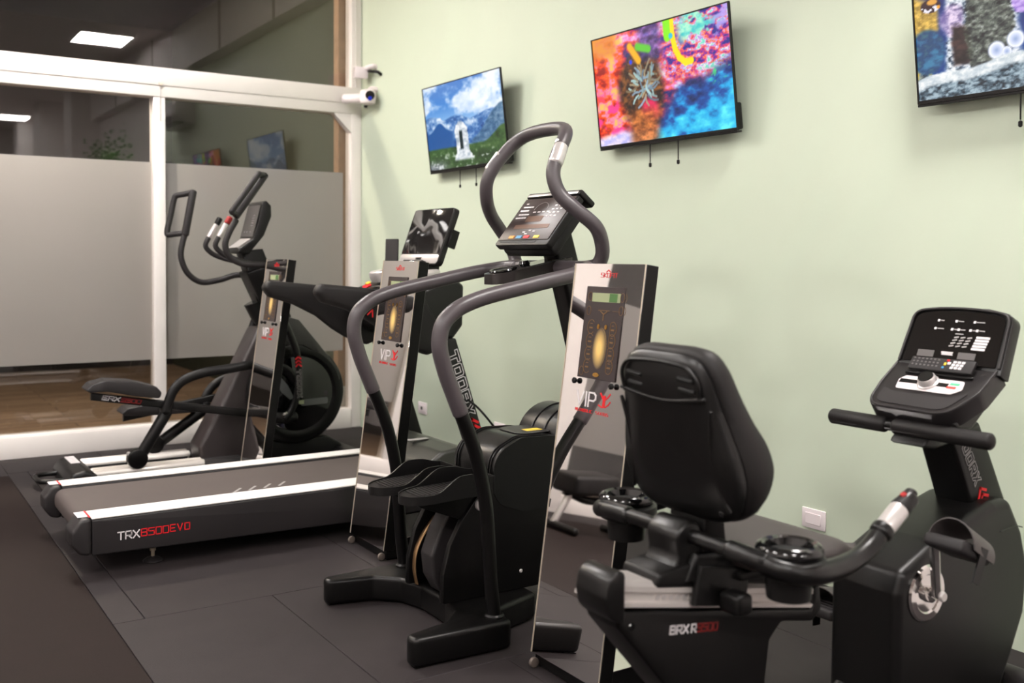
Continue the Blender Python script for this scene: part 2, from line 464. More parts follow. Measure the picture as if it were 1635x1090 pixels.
def pane(name, x0, x1, z0, z1):
    bm = NB()
    vs = [bm.verts.new(p) for p in ((x0, GY, z0), (x1, GY, z0), (x1, GY, z1), (x0, GY, z1), (x0, GY+.008, z0), (x1, GY+.008, z0), (x1, GY+.008, z1), (x0, GY+.008, z1))]
    for q, mi in (((0, 1, 2, 3), 0), ((5, 4, 7, 6), 1), ((1, 5, 6, 2), 1), ((4, 0, 3, 7), 1), ((3, 2, 6, 7), 1), ((4, 5, 1, 0), 1)):
        f = bm.faces.new([vs[i] for i in q]); f.material_index = mi
    o = obj(name, bm, [GLASS, GLASS2]); o['kind'] = 'structure'; return o
xs = [-6.6, -5.99, -5.91, -4.49, -4.41, -3.015, -2.935, -1.533, -1.453, -.083]
for k, (x0, x1) in enumerate(zip(xs[0::2], xs[1::2])):
    w = pane('window_%d' % (k+1), x0, x1, .13, 2.39)
    bm = box(x0+.004, x1-.004 if k < 4 else x1-.046, GY-.002, GY-.0006, .587, 1.935)
    for f in bm.faces: f.material_index = 0 if f.calc_center_median().y < GY-.0018 else 1
    obj('frosted_film', bm, [FILM, GLASS2], w)
pane('window_6', -6.6, -.083, 2.56, 3.83)
struct('fascia_outside', box(-7.5, .1, 7.20, 7.30, 3.93, 4.1), WHITE_WALL)
struct('jamb_outside', box(-.130, -.001, 7.21, 7.30, .30, 3.93), WOOD_J)
struct('plinth_outside', box(-.130, -.001, 7.21, 7.30, -.02, .2995), WHITE_FRAME)
struct('floor_outside', box(-7.5, .1, 7.30, 12.5, -.08, -.02), WOOD)
struct('wall_outside', box(-7.5, .1, 12.5, 12.6, -.08, 4.0), mat('night_wall', (38, 34, 33), .9))
struct('wall_side_outside', box(0, .1, 7.401, 12.5, -.02, 4.0), mat('night_wall_green', (60, 62, 48), .9))
t = thing('door_bolt', (-1.49, 7.068, 2.3), 'thin metal bolt hanging on the white mullion below the beam', 'bolt')
obj('rod', tube([(-1.49, 7.066, 2.215), (-1.49, 7.066, 2.45)], .003, 8, False), SILVER, t)
obj('knob', lathe(disc_prof(.013, .012, .003), (-1.49, 7.061, 2.462), (0, -1, 0), 14), mat('cream_plastic', (222, 206, 190), .5), t)

# --- ceiling lights
def ceiling_light(x, y, label):
    t = thing('ceiling_light', (x, y, 3.93), label, 'ceiling light', 'square panel lights on the ceiling')
    bm = NB()
    for a in ((x-.31, x-.29, y-.36, y+.36), (x+.29, x+.31, y-.36, y+.36), (x-.29, x+.29, y-.36, y-.34), (x-.29, x+.29, y+.34, y+.36)): add_box(bm, *a, 3.875, 3.9295)
    obj('frame', bm, WHITE_FRAME, t)
    obj('diffuser', box(x-.289, x+.289, y-.339, y+.339, 3.88, 3.90), LAMPM, t)
ceiling_light(-.72, 1.38, 'lit square panel light mirrored in the upper glass above the white beam')
ceiling_light(-.72, -6.9, 'lit square panel light mirrored in the glass just below the white beam')
ceiling_light(-2.3, 5.65, 'lit square panel light on the ceiling nearest the shop window')
ceiling_light(-4.9, 5.2, 'unseen square fill light added on the ceiling far left near the shop window')  # added lamp, out of view, evens the light down the green wall
ceiling_light(-4.9, 2.5, 'unseen square fill light added on the ceiling left of the photographer')  # added fill lamp that lifts the lower green wall
ceiling_light(-4.9, -.1, 'unseen square fill light added on the ceiling over the left side of the gym')  # another unseen lamp added to brighten the wall low down
ceiling_light(-3.2, -1.4, 'unseen square fill light added on the ceiling behind the photographer')  # invented lamp behind the camera, spreads the room light evenly
ceiling_light(-1.9, -4.0, 'unseen square fill light added on the ceiling at the far back of the room')  # lamp added to brighten the columns and plant in the glass
t = thing('street_light', (-2.6, 7.9, 3.6), 'lit lantern hanging outside above the shop window', 'street light')
obj('lamp_cover', lathe([(.05, .16), (.16, .06), (.18, 0), (.15, 0)], (-2.6, 7.9, 3.6), (0, 0, 1), 24), PAINT, t)
obj('bulb', lathe([(.02, -.09), (.08, -.06), (.10, 0)], (-2.6, 7.9, 3.6), (0, 0, 1), 20), mat('lantern_glow', (255, 230, 190), .5, emit=(255, 236, 216), es=900), t)
obj('bracket', tube([(-2.6, 7.9, 3.76), (-2.6, 7.9, 3.93), (-2.6, 7.2, 3.96)], .015, 8), PAINT, t)

# --- air conditioner and plants that show only as reflections in the dark glass
t = thing('air_conditioner', (-.13, 2.35, 2.88), 'white wall air conditioner mirrored in the dark glass beside the mullion', 'air conditioner')
obj('body', prism(fillet([(0-.001, 2.78), (-.14, 2.80), (-.23, 2.88), (-.23, 3.0), (-.20, 3.05), (-.001, 3.05)], .03), 1.95, 2.78, 'y', .01), mat('ac_white', (210, 205, 202), .4), t)
obj('flap', box(-.225, -.12, 2.0, 2.73, 2.79, 2.80, .003, 1, Matrix.Translation((0, 0, 0))), SATIN, t)
random.seed(5)
t = thing('hedge_plant', (-.25, -.7, 2.45), 'green leafy plant mirrored in the dark glass left of the mullion', 'plant')
bm = NB()
for k in range(420):
    c = Vector((random.uniform(-.42, -.14), random.uniform(-1.6, .2), 2.46+abs(random.gauss(0, .22))))
    a = random.random()*6.28; d = Vector((math.cos(a), math.sin(a), random.uniform(-.3, .7))).normalized()*random.uniform(.05, .09)
    s = d.cross(Vector((random.random(), random.random(), 1))).normalized()*.025
    q = [bm.verts.new(p) for p in (c, c+d*.5+s, c+d, c+d*.5-s)]
    bm.faces.new(q)
o = obj('leaves', bm, LEAF, t); o['kind'] = 'stuff'
obj('planter', box(-.45, -.002, -1.6, .2, 2.28, 2.44, .008), WHITE_FRAME, t)

t = thing('weight_bench', (-4.15, 5.85, 0), 'black padded bench mirrored low in the station beside the exercise bike', 'bench')
Mb = Matrix.Translation((-4.22, 5.95, .37)) @ Matrix.Rotation(.12, 4, 'Y')
obj('pad', add_box(NB(), -.21, .21, -.16, .16, -.08, .07, .035, 4, Mb), VINYL, t)
obj('back_pad', add_box(NB(), -.30, .30, -.14, .14, -.04, .04, .03, 4, Matrix.Translation((-4.72, 5.95, .50)) @ Matrix.Rotation(.55, 4, 'Y')), VINYL, t)
obj('frame', tube([(-4.05, 5.95, .28), (-4.3, 5.95, .24), (-4.75, 5.95, .36)], .03, 12), PAINT, t)
for x_, x2 in ((-4.10, -4.0), (-4.60, -4.70)):
    obj('leg', tube([(x_, 5.95, .29), (x2, 5.95, .05)], .028, 12), SILVER, t)
    obj('foot_bar', tube([(x2, 5.68, .032), (x2, 6.22, .032)], .03, 12), PAINT, t)
# ================================================================ TELEVISIONS
def vnoise(u, v, f, seed):
    rs = np.random.RandomState(seed); g = rs.rand(int(f)+3, int(f)+3)
    x = u*f; y = v*f; xi = np.floor(x).astype(int); yi = np.floor(y).astype(int); fx = x-xi; fy = y-yi
    fx = fx*fx*(3-2*fx); fy = fy*fy*(3-2*fy)
    xi = np.clip(xi, 0, int(f)+1); yi = np.clip(yi, 0, int(f)+1)
    return (g[xi, yi]*(1-fx)*(1-fy)+g[xi+1, yi]*fx*(1-fy)+g[xi, yi+1]*(1-fx)*fy+g[xi+1, yi+1]*fx*fy)
def fbm(u, v, f, seed, o=5, gain=.55):
    s = 0; a = 1; n = 0
    for k in range(o): s = s+a*vnoise(u, v, f*2**k, seed+k); n += a; a *= gain
    return s/n
def sst(a, b, x): t = np.clip((x-a)/(b-a), 0, 1); return t*t*(3-2*t)
def C3(*c): return np.array(c, float)/255
def over(img, m, col):
    m = np.asarray(m)[..., None]; return img*(1-m)+np.asarray(col)*m
def ramp(x, stops):
    xs = [s[0] for s in stops]; cs = np.array([s[1] for s in stops], float)/255
    return np.stack([np.interp(x, xs, cs[:, k]) for k in range(3)], -1)
def seg_d(u, v, a, b, asp):
    ax, ay = a; bx, by = b; dx = (bx-ax)*asp; dy = by-ay; px = (u-ax)*asp; py = v-ay
    t = np.clip((px*dx+py*dy)/(dx*dx+dy*dy+1e-9), 0, 1); return np.hypot(px-t*dx, py-t*dy)

def paint_mountains(u, v):          # v up
    n = fbm(u, v, 4, 3); n2 = fbm(u, v, 10, 9); n3 = fbm(u, v, 30, 21)
    img = ramp(v, [(.5, (150, 190, 230)), (.75, (66, 130, 205)), (1, (60, 118, 192))])
    cl = sst(.42, .62, n+.28*np.exp(-((u-.62)/.3)**2-((v-.74)/.16)**2)+.18*np.exp(-((u-.12)/.2)**2-((v-.78)/.15)**2)-.05)
    img = over(img, cl*.95, ramp(n2, [(.2, (190, 210, 235)), (.7, (248, 250, 253))]))
    ridge = .60+.06*np.abs(np.sin(u*9+1))-.10*np.abs(u-.05)+.05*(n2-.5)+.10*sst(.7, 1, u)+.03*(n3-.5)
    m = sst(0, .02, ridge-v)
    rock = ramp(n2*.55+n3*.45+.25*(v-.5), [(.25, (28, 66, 128)), (.45, (64, 112, 176)), (.6, (150, 180, 216)), (.75, (226, 234, 245))])
    img = over(img, m, rock)
    r2 = .44+.12*np.exp(-((u-.18)/.09)**2)+.03*(n3-.5); img = over(img, sst(0, .02, r2-v)*sst(.45, .3, u), C3(30, 84, 150))
    r3 = .30+.36*sst(.55, 1.0, u)+.04*(n2-.5); img = over(img, sst(0, .03, r3-v)*sst(.56, .62, u)*.8, ramp(n3, [(.2, (40, 78, 110)), (.8, (96, 130, 160))]))
    r4 = .26+.16*sst(.72, 1, u)+.02*(n2-.5); img = over(img, sst(0, .03, r4-v), ramp(n2*.6+n3*.4, [(.25, (26, 46, 22)), (.5, (52, 86, 40)), (.75, (84, 112, 62))]))
    img = over(img, sst(.16, .02, v)*sst(.35, .1, u), ramp(n3, [(.3, (70, 78, 84)), (.7, (150, 156, 160))]))
    tw = sst(.012, 0, np.abs(u-(.46+.03*(.5-v)))-(.075+.05*sst(.2, .05, v)+.02*(n3-.5)-.06*sst(.42, .56, v)))*sst(.56, .5, v)*sst(.06, .1, v)
    img = over(img, tw, ramp(n3, [(.2, (150, 165, 180)), (.7, (236, 238, 240))]))
    img = over(img, sst(.006, 0, np.abs(u-.455)-.018)*sst(.44, .40, v)*sst(.19, .22, v), C3(14, 34, 40))
    img = over(img, sst(.62, .70, n3)*sst(.24, .1, v)*.7, C3(226, 230, 232))
    return img
def paint_reef(u, v):
    asp = 1.72
    n = fbm(u, v, 5, 40); n2 = fbm(u, v, 14, 50); n3 = fbm(u, v, 34, 60); n4 = fbm(u, v, 9, 71); n5 = fbm(u, v, 26, 80)
    img = ramp(np.clip(.5+(n2-.5)*2.2, 0, 1), [(0, (30, 40, 110)), (.3, (190, 40, 90)), (.5, (226, 90, 60)), (.7, (240, 120, 190)), (1, (250, 225, 230))])
    left = ramp(np.clip(.5+(n2-.5)*2.4+.2*(v-.5), 0, 1), [(0, (150, 20, 20)), (.3, (232, 60, 20)), (.5, (236, 96, 30)), (.7, (244, 120, 170)), (1, (250, 180, 90))])
    img = over(img, sst(.27, .22, u+.05*(n-.5)), left)
    img = over(img, sst(.5, .62, n4)*sst(.24, .18, u)*sst(.6, .3, v), C3(240, 60, 140))
    img = over(img, sst(.22, .16, u)*sst(.75, .86, v)*.8, C3(214, 130, 40))
    img = over(img, sst(.10, .02, v-.12*n+.02)*sst(.55, .3, u), ramp(n5, [(.3, (170, 170, 230)), (.7, (236, 220, 240))]))
    n6 = fbm(u, v, 20, 93, 4); ur = ramp(np.clip(.5+(n3-.5)*1.5+(n6-.5)*1.4, 0, 1), [(0, (40, 40, 130)), (.2, (120, 40, 150)), (.36, (206, 50, 110)), (.48, (236, 110, 60)), (.58, (240, 150, 170)), (.7, (150, 120, 220)), (.82, (240, 220, 220)), (1, (110, 210, 190))])
    img = over(img, sst(.5, .58, u)*sst(.42, .55, v), ur)
    img = over(img, sst(.52, .62, n4)*sst(.62, .7, u)*sst(.7, .85, v), ramp(n5, [(.3, (60, 190, 190)), (.7, (170, 235, 200))]))
    img = over(img, sst(.5, .6, n4)*sst(.85, .95, u)*sst(.55, .7, v)*.7, C3(190, 120, 230))
    blue = ramp(np.clip(.52+(n2-.5)*1.1+.5*(u-.72)+.9*(.2-v), 0, 1), [(0, (8, 24, 66)), (.35, (14, 70, 150)), (.6, (20, 160, 220)), (1, (90, 226, 236))])
    img = over(img, sst(.0, .10, u-.50+.55*(.28-v)+.08*(n-.5))*sst(.50, .38, v+.10*(n-.5)-.10*sst(.8, 1, u)), blue)
    img = over(img, sst(.56, .66, n5)*sst(.8, .9, u)*sst(.35, .45, v)*sst(.6, .5, v), C3(60, 200, 120))
    cav = sst(.20, .12, np.hypot((u-.34)*1.5, (v-.50)*.85)+.10*(n-.5))
    img = over(img, sst(.40, .27, np.hypot((u-.36)*1.9, (v-.46)*.95)+.12*(n-.5)), ramp(n3, [(.3, (34, 20, 18)), (.55, (92, 54, 26)), (.8, (150, 92, 40))]))
    img = over(img, sst(.15, .05, np.hypot((u-.42)*asp, v-.28)+.06*(n-.5)), C3(222, 30, 90))
    img = over(img, sst(.22, .1, np.abs(v-.12))*sst(.22, .3, u)*sst(.52, .42, u)*.9, ramp(n3, [(.3, (120, 60, 20)), (.7, (226, 130, 60))]))
    img = over(img, sst(.34, .40, u)*sst(.56, .50, u)*sst(.66, .76, v)*.85, ramp(np.clip(.5+(n5-.5)*1.6, 0, 1), [(0, (20, 24, 70)), (.5, (70, 60, 130)), (1, (150, 120, 210))]))
    for k in range(46):
        rs = np.random.RandomState(200+k); a = rs.uniform(0, 6.283); r0 = rs.uniform(0, 1)**.6; L = rs.uniform(.08, .15)
        c = (.385+.075*r0*math.cos(a), .50+.13*r0*math.sin(a)); a += rs.uniform(-.9, .9); col = [C3(170, 206, 206), C3(176, 160, 128), C3(140, 168, 190)][k % 3]*(.65+.35*rs.rand()); bend = rs.uniform(-.5, .5)
        if a % 6.283 < 2.2 and rs.rand() < .4: a += 3.1
        for j in range(3):
            e = (c[0]+L/3*math.cos(a)/asp, c[1]+L/3*math.sin(a)); img = over(img, sst(.014, .006, seg_d(u, v, c, e, asp))*.9, col); c = e; a += bend
    img = over(img, sst(.05, .02, seg_d(u, v, (.30, .86), (.36, .72), asp)), C3(240, 170, 20))
    img = over(img, sst(.05, .02, seg_d(u, v, (.36, .84), (.44, .80), asp)), C3(90, 190, 50))
    img = over(img, sst(.03, .012, np.hypot((u-.30)*asp, v-.72)), C3(30, 60, 220))
    pts = [(.62, 1.0), (.62, .86), (.635, .74), (.66, .66), (.70, .61), (.74, .615)]
    for a, b2 in zip(pts, pts[1:]): img = over(img, sst(.036, .022, seg_d(u, v, a, b2, asp)), C3(250, 214, 10))
    img = over(img, sst(.05, .035, seg_d(u, v, (.585, 1.0), (.585, .86), asp)), C3(130, 226, 20))
    img = over(img, sst(.03, .02, np.hypot((u-.61)*asp, v-.86)), C3(40, 180, 210))
    return img
def paint_tank(u, v):
    n = fbm(u, v, 10, 140); n2 = fbm(u, v, 26, 150); n3 = fbm(u, v, 60, 160, 4); sp = fbm(u, v, 90, 7, 1)
    u = u/.415; v = v/.74; asp = .97
    img = ramp(v, [(.3, (24, 60, 130)), (1, (22, 34, 96))])
    img = over(img, sst(.60, .55, v+.1*(n-.5))*sst(.16, .13, u), ramp(n3, [(.3, (30, 40, 50)), (.5, (150, 160, 150)), (.7, (206, 170, 60))]))
    img = over(img, sst(.98, .88, v+.5*u)*sst(.26, .20, u)*sst(.56, .62, v), ramp(n3, [(.3, (150, 120, 50)), (.7, (232, 190, 90))]))
    rock = ramp(np.clip(.56+(n3-.5)*1.9+(n2-.5)*.8, 0, 1), [(0, (20, 26, 40)), (.28, (84, 100, 120)), (.5, (168, 180, 192)), (.75, (228, 232, 238)), (1, (246, 246, 248))])
    shape = np.minimum(sst(.27, .33, u-.06*(v-.5)+.08*(n-.5)), sst(1.02, .94, u+.08*(n-.5)))*sst(.13, .18, v)
    img = over(img, shape*sst(1.6, 1.4, v+.5*np.abs(u-.45)+.1*(n-.5)), rock)
    img = over(img, sst(.14, .08, np.hypot((u-.36)*asp, (v-.66)*.8)+.06*(n2-.5))*.7, ramp(n3, [(.3, (150, 120, 176)), (.7, (224, 196, 226))]))
    img = over(img, sst(.56, .50, u+.08*(n2-.5))*sst(.33, .38, u+.06*(n2-.5))*sst(.24, .29, v)*sst(.63, .57, v+.10*(n2-.5)), ramp(n2, [(.3, (30, 22, 24)), (.7, (70, 48, 46))]))
    img = over(img, sst(.78, .70, np.abs(u-.70)*3.2+.5*np.abs(v-.52)+.3*(n2-.5))*.85, ramp(n3, [(.3, (30, 30, 30)), (.6, (70, 78, 66)), (.8, (150, 156, 150))]))
    img = over(img, sst(.19, .15, np.hypot((u-.11)*asp, (v-.42)*.85)), ramp(n2+.5*(v-.40), [(.25, (58, 120, 160)), (.55, (34, 66, 108)), (.75, (58, 100, 120))]))
    for c, r in (((.92, .90), .17), ((1.0, .70), .10), ((1.3, .8), .3)): img = over(img, sst(r, r*.8, np.hypot((u-c[0])*asp, v-c[1])+.05*(n2-.5)), ramp(n3, [(.25, (134, 100, 196)), (.75, (216, 190, 240))]))
    for c, r in (((.76, .335), .085), ((.93, .40), .085), ((.85, .31), .05)): img = over(img, sst(r, r*.75, np.hypot((u-c[0])*asp, v-c[1])), ramp(np.hypot((u-c[0])*asp, v-c[1])/r, [(0, (140, 160, 204)), (.5, (206, 214, 236)), (.75, (240, 242, 250)), (1, (120, 140, 190))]))
    sand = .10+.11*u+.014*np.sin(u*9)
    img = over(img, sst(.02, 0, v-sand-.075+.04*(n2-.5)), ramp(n3, [(.3, (186, 198, 206)), (.7, (236, 238, 238))]))
    img = over(img, sst(.03, -.01, v-sand+.02+.03*(n2-.5)), ramp(n3, [(.25, (24, 34, 44)), (.45, (80, 100, 114)), (.65, (160, 180, 192))]))
    fish = sst(.065, .055, np.hypot((u-.165)*asp*.62, v-.82)); img = over(img, fish, C3(52, 26, 34))
    img = over(img, fish*sst(.60, .66, sp)*sst(.83, .81, v), C3(230, 226, 236))
    img = over(img, sst(.03, .02, np.hypot((u-.18)*asp*.5, v-.852)), C3(220, 160, 70)); img = over(img, sst(.02, .012, np.hypot((u-.24)*asp, v-.80)), C3(236, 160, 40))
    return img

def screen_mat(key, st):
    m = bpy.data.materials.new('screen_picture_'+key); m.use_nodes = True; nt = m.node_tree; bs = nt.nodes['Principled BSDF']
    at = nt.nodes.new('ShaderNodeAttribute'); at.attribute_name = 'Col'
    bs.inputs['Base Color'].default_value = (.01, .01, .01, 1); bs.inputs['Roughness'].default_value = .25
    nt.links.new(at.outputs['Color'], bs.inputs['Emission Color']); bs.inputs['Emission Strength'].default_value = st
    return m
def television(y0, y1, paint, key, label, st=1.):
    xb, zb, xt, zt = -.062, 1.853, -.130, 2.392                  # lower and upper edge of the screen face
    yc = (y0+y1)/2
    t = thing('television', (-.10, yc, 2.12), label, 'television', 'wall televisions in a row')
    fv = Vector((xt-xb, 0, zt-zb)); H = fv.length; fv.normalize(); fu = Vector((0, -1, 0)); fn = fu.cross(fv)   # fn faces the room
    O = Vector((xb, y0, zb)); wd = y0-y1
    M = Matrix(((fu.x, fv.x, fn.x, O.x), (fu.y, fv.y, fn.y, O.y), (fu.z, fv.z, fn.z, O.z), (0, 0, 0, 1)))
    obj('body', add_box(add_box(NB(), 0, wd, 0, H, -.009, 0, .003, 2, M), .006, wd-.006, .003, H*.22, -.040, -.0085, .008, 2, M), PLASTIC, t)
    bm = NB()
    for a in ((0, .006, 0, H), (wd-.006, wd, 0, H), (.006, wd-.006, H-.006, H), (.006, wd-.006, 0, .012)): add_box(bm, *a, .0003, .005, 0, 1, M)
    add_box(bm, 0, wd, -.010, -.0003, -.022, .006, .002, 1, M)
    obj('bezel', bm, SATIN, t)
    nu, nv = 260, 148
    U, V = np.meshgrid(np.linspace(0, 1, nu), np.linspace(0, 1, nv), indexing='ij')
    img = np.clip(paint(U, V), 0, 1); ln = np.where(img <= .04045, img/12.92, ((img+.055)/1.055)**2.4)
    off = Vector(t.location)
    P = np.zeros((nu, nv, 3)); Ow = np.array(O-off+fn*.001); a = np.array(fu); c = np.array(fv)
    P = Ow+a*(.006+U[..., None]*(wd-.012))+c*(.012+V[..., None]*(H-.018))
    idx = np.arange(nu*nv).reshape(nu, nv)
    F = np.stack([idx[:-1, :-1], idx[1:, :-1], idx[1:, 1:], idx[:-1, 1:]], -1).reshape(-1, 4)
    me = bpy.data.meshes.new('screen'); me.from_pydata(P.reshape(-1, 3).tolist(), [], F.tolist())
    ca = me.color_attributes.new('Col', 'FLOAT_COLOR', 'POINT')
    ca.data.foreach_set('color', np.concatenate([ln.reshape(-1, 3), np.ones((nu*nv, 1))], 1).astype(np.float32).ravel())
    me.materials.append(screen_mat(key, st)); me.update()
    o = bpy.data.objects.new('screen', me); COL.objects.link(o); o.parent = t
    bm = NB()
    add_box(bm, -.02, -.0008, yc-.22, yc+.22, 2.02, 2.22, .003, 1)
    for s in (-.12, .12): add_box(bm, -.075, -.018, yc+s-.015, yc+s+.015, 1.98, 2.24, .003, 1)
    obj('wall_mount', bm, PAINT, t)
    for s in (-.04, .155):
        yy = yc+s-.055
        bm = tube([(-.06, yy, 1.86), (-.058, yy, 1.76)], .0028, 8, False)
        add_lathe(bm, [(.003, 0), (.007, .004), (.007, .018), (.003, .022)], (-.058, yy, 1.735), (0, 0, 1), 10)
        obj('pull_cord', bm, PAINT, t)
television(5.856, 4.909, paint_mountains, 'peaks', 'television showing snowy mountains and a white stone tower', .95)
television(4.058, 3.108, paint_reef, 'reef', 'television showing a bright orange, pink and blue coral reef', 1.0)
television(2.235, 1.285, paint_tank, 'tank', 'television showing an aquarium with grey rock and pale sand', .95)

# ================================================================ WALL FITTINGS
def wall_plate(y, z, w, h, name, label, hole):
    t = thing(name, (0, y, z), label, 'socket', None)
    bm = box(-.009, -.0005, y-w/2, y+w/2, z-h/2, z+h/2, .003, 2)
    obj('cover_plate', bm, WPLATE, t)
    obj('insert', box(-.0125, -.0091, y-w*.33, y+w*.33, z-h*.28, z+h*.28, .0015, 1), WPLATE, t)
    if hole: obj('plug_hole', lathe([(.012, 0), (.012, .0012)], (-.0126, y, z), (-1, 0, 0), 16), GREYP, t)
wall_plate(6.07, .272, .118, .080, 'wall_socket', 'small white socket plate with one dark hole low on the green wall', True)
wall_plate(5.09, .268, .118, .080, 'wall_socket', 'white wall plate just showing above the stepper housing', False)
wall_plate(2.72, .252, .118, .080, 'wall_socket', 'blank white wall plate beside the exercise bike seat', False)

t = thing('security_camera', (-.03, 6.88, 2.66), 'upper white security camera box beside the window frame', 'security camera')
M = Matrix.Translation((-.075, 6.93, 2.665)) @ Matrix.Rotation(math.radians(8), 4, 'X') @ Matrix.Rotation(math.radians(-18), 4, 'Z')
obj('housing', box(-.05, .05, -.065, .065, -.042, .042, .008, 2, M), WPLATE, t)
obj('face_panel', box(-.053, -.0502, -.05, .05, -.034, .034, .002, 1, M), mat('pale_grey', (205, 196, 196), .5), t)
obj('mount_arm', tube([(-.06, 6.86, 2.69), (-.03, 6.82, 2.70), (-.001, 6.82, 2.70)], .02, 12), WPLATE, t)
obj('cable', tube([(-.05, 6.84, 2.665), (-.06, 6.78, 2.655), (-.03, 6.73, 2.645), (-.004, 6.73, 2.63)], .012, 8), PAINT, t)
t = thing('security_camera', (-.03, 6.85, 2.47), 'lower white security camera with a dark oval lens window', 'security camera')
obj('body', tube([(-.16, 7.02, 2.475), (-.11, 6.93, 2.472), (-.07, 6.86, 2.468)], .036, 16, False), WPLATE, t)
obj('head', lathe([(.03, -.055), (.055, -.045), (.062, 0), (.055, .045), (.03, .055)], (-.075, 6.80, 2.468), (0, 0, 1), 20), WPLATE, t)
obj('lens_window', lathe([(.030, 0), (.034, .004), (.030, .010), (.001, .012)], (-.088, 6.738, 2.472), (-.40, -.91, 0), 18), GLOSS, t)
obj('lens', lathe([(.016, 0), (.013, .008), (.001, .011)], (-.093, 6.728, 2.448), (-.40, -.91, 0), 14), LENS_REFL, t)  # blue disc paints a reflection low in the lens window
obj('mount_arm', tube([(-.07, 6.81, 2.50), (-.04, 6.81, 2.53), (-.001, 6.81, 2.53)], .022, 12), WPLATE, t)
obj('knob', lathe(disc_prof(.014, .02, .004), (-.075, 6.84, 2.395), (0, 0, 1), 12), PAINT, t)

# ================================================================ MIRRORED SENSOR STATIONS
def make_station(x, yc, label):
    t = thing('sensor_station', (x, yc, 0), label, 'sensor station', 'mirror fronted sensor stations between the machines')
    yl = yc+.1745; ln = Vector((.172, 0, 1.283)); L = ln.length; ev = ln.normalized(); eu = Vector((0, -1, 0)); en = eu.cross(ev)
    O = Vector((x, yl, 0))
    M = Matrix(((eu.x, ev.x, en.x, O.x), (eu.y, ev.y, en.y, O.y), (eu.z, ev.z, en.z, O.z), (0, 0, 0, 1)))
    w = .349
    obj('panel_body', add_box(NB(), 0, w, .045, L, -.050, -.0022, .002, 1, M), PAINT, t)
    obj('mirror_face', add_box(NB(), .0, w, .045, L, -.002, 0, .0006, 1, M), STEEL, t)
    bm = NB()
    for a in ((.0, .0035), (w-.0035, w)): add_box(bm, *a, .045, L, .0001, .0018, 0, 1, M)
    obj('edge_trim', bm, mat('steel_edge', (225, 214, 196), .3, metal=.7), t)
    obj('base_box', box(x+.02, x+.42, yc-.172, yc+.172, .004, .086, .003, 1), PAINT, t)
    obj('base_plate', box(x+.055, x+.42, yc-.174, yc+.174, .0862, .0885, .0006, 1), STEEL, t)
    for s in (.02, w-.02):
        obj('roller', lathe(disc_prof(.016, .014, .003), (x+.004, yl-s+.007, .0165), (0, -1, 0), 18), mat('roller_grey', (96, 86, 80), .5), t)
    F0 = frame_map(O+en*.0002, eu, ev)
    bd = obj('sensor_board', add_box(NB(), .080, .268, .934, 1.222, .0002, .004, .0015, 1, M), BOARD, t)
    obj('display', add_box(NB(), .114, .252, 1.174, 1.202, .0041, .0050, 0, 1, M), LCD, bd)
    obj('display_patch', add_box(NB(), .200, .238, 1.175, 1.201, .0051, .0053, 0, 1, M), LCDD, bd)
    F = frame_map(O+en*.0042, eu, ev)
    bm = NB()
    ribbon(bm, [(.152, 1.148), (.206, 1.148)], .0018, F); ribbon(bm, [(.222, 1.147), (.258, 1.147)], .001, F); ribbon(bm, [(.163, 1.145), (.179, 1.136), (.195, 1.145)], .0025, F); ribbon(bm, [(.179, 1.136), (.179, 1.118)], .003, F)
    for uu, vs in ((.125, (1.095, 1.052, 1.012, .972)), (.232, (1.093, 1.055, 1.015, .977))):
        for v in vs:
            sg = -1 if uu < .18 else 1
            ribbon(bm, [(uu+.021*math.cos(a)*.85, v+.022*math.sin(a)) for a in [math.pi*2*k/16 for k in range(17)] if sg*math.cos(a) > -.75], .0014, F)
            ribbon(bm, [(uu-.006, v-.003), (uu+.006, v-.003)], .005, F)
            ribbon(bm, [(uu-.005, v+.010), (uu+.005, v+.010)], .002, F)
    for c in ((.104, 1.19), (.262, 1.19), (.104, 1.145), (.262, 1.15), (.10, .955)):
        ribbon(bm, [(c[0]+.010*math.cos(math.pi*2*k/12), c[1]+.014*math.sin(math.pi*2*k/12)) for k in range(13)], .0009, F)
    obj('print', bm, GOLD, bd)
    def ell(bm, cu, cv, ru, rv, h0, h1, n=28):
        A = [bm.verts.new(F(cu+ru*math.cos(2*math.pi*k/n), cv+rv*math.sin(2*math.pi*k/n), h0)) for k in range(n)]
        B = [bm.verts.new(F(cu+ru*math.cos(2*math.pi*k/n), cv+rv*math.sin(2*math.pi*k/n), h1)) for k in range(n)]
        fa = bm.faces.new(B); bm.faces.new(list(reversed(A)))
        for k in range(n): bm.faces.new((A[k], A[(k+1) % n], B[(k+1) % n], B[k]))
        uvl = bm.loops.layers.uv.verify()
        for k, lp in enumerate(fa.loops): lp[uvl].uv = (math.cos(2*math.pi*k/n), math.sin(2*math.pi*k/n))
        return bm
    obj('hand_oval', ell(NB(), .176, 1.030, .033, .064, 0, .0008), OVAL, bd)
    for c in ((.161, 1.097, .006, .008), (.198, 1.097, .006, .008), (.175, .948, .015, .007)):
        obj('gold_stud', ell(NB(), *c, 0, .002, 14), mat('gold_metal', (196, 150, 80), .25, metal=.9), bd)
    for u in (.078, .262):
        bm = lathe([(.004, 0), (.006, .004), (.0095, .008), (.0095, .014), (.006, .017)], O+eu*u+ev*.921, en, 14)
        obj('clip', bm, PAINT, t)
    bm = NB(); letters(bm, 'VIP', F0, .087, .848, .034, .043, .009, .0052); o = obj('lettering', bm, WPRINT, t)
    bm = NB(); letters(bm, 'METABOLIC', F0, .086, .829, .0075, .0085, .0028, .0009); letters(bm, 'STATUS', F0, .190, .829, .0075, .0085, .0028, .0009)
    letters(bm, 'SKOFIT', F0, .140, 1.252, .0125, .013, .003, .0011)
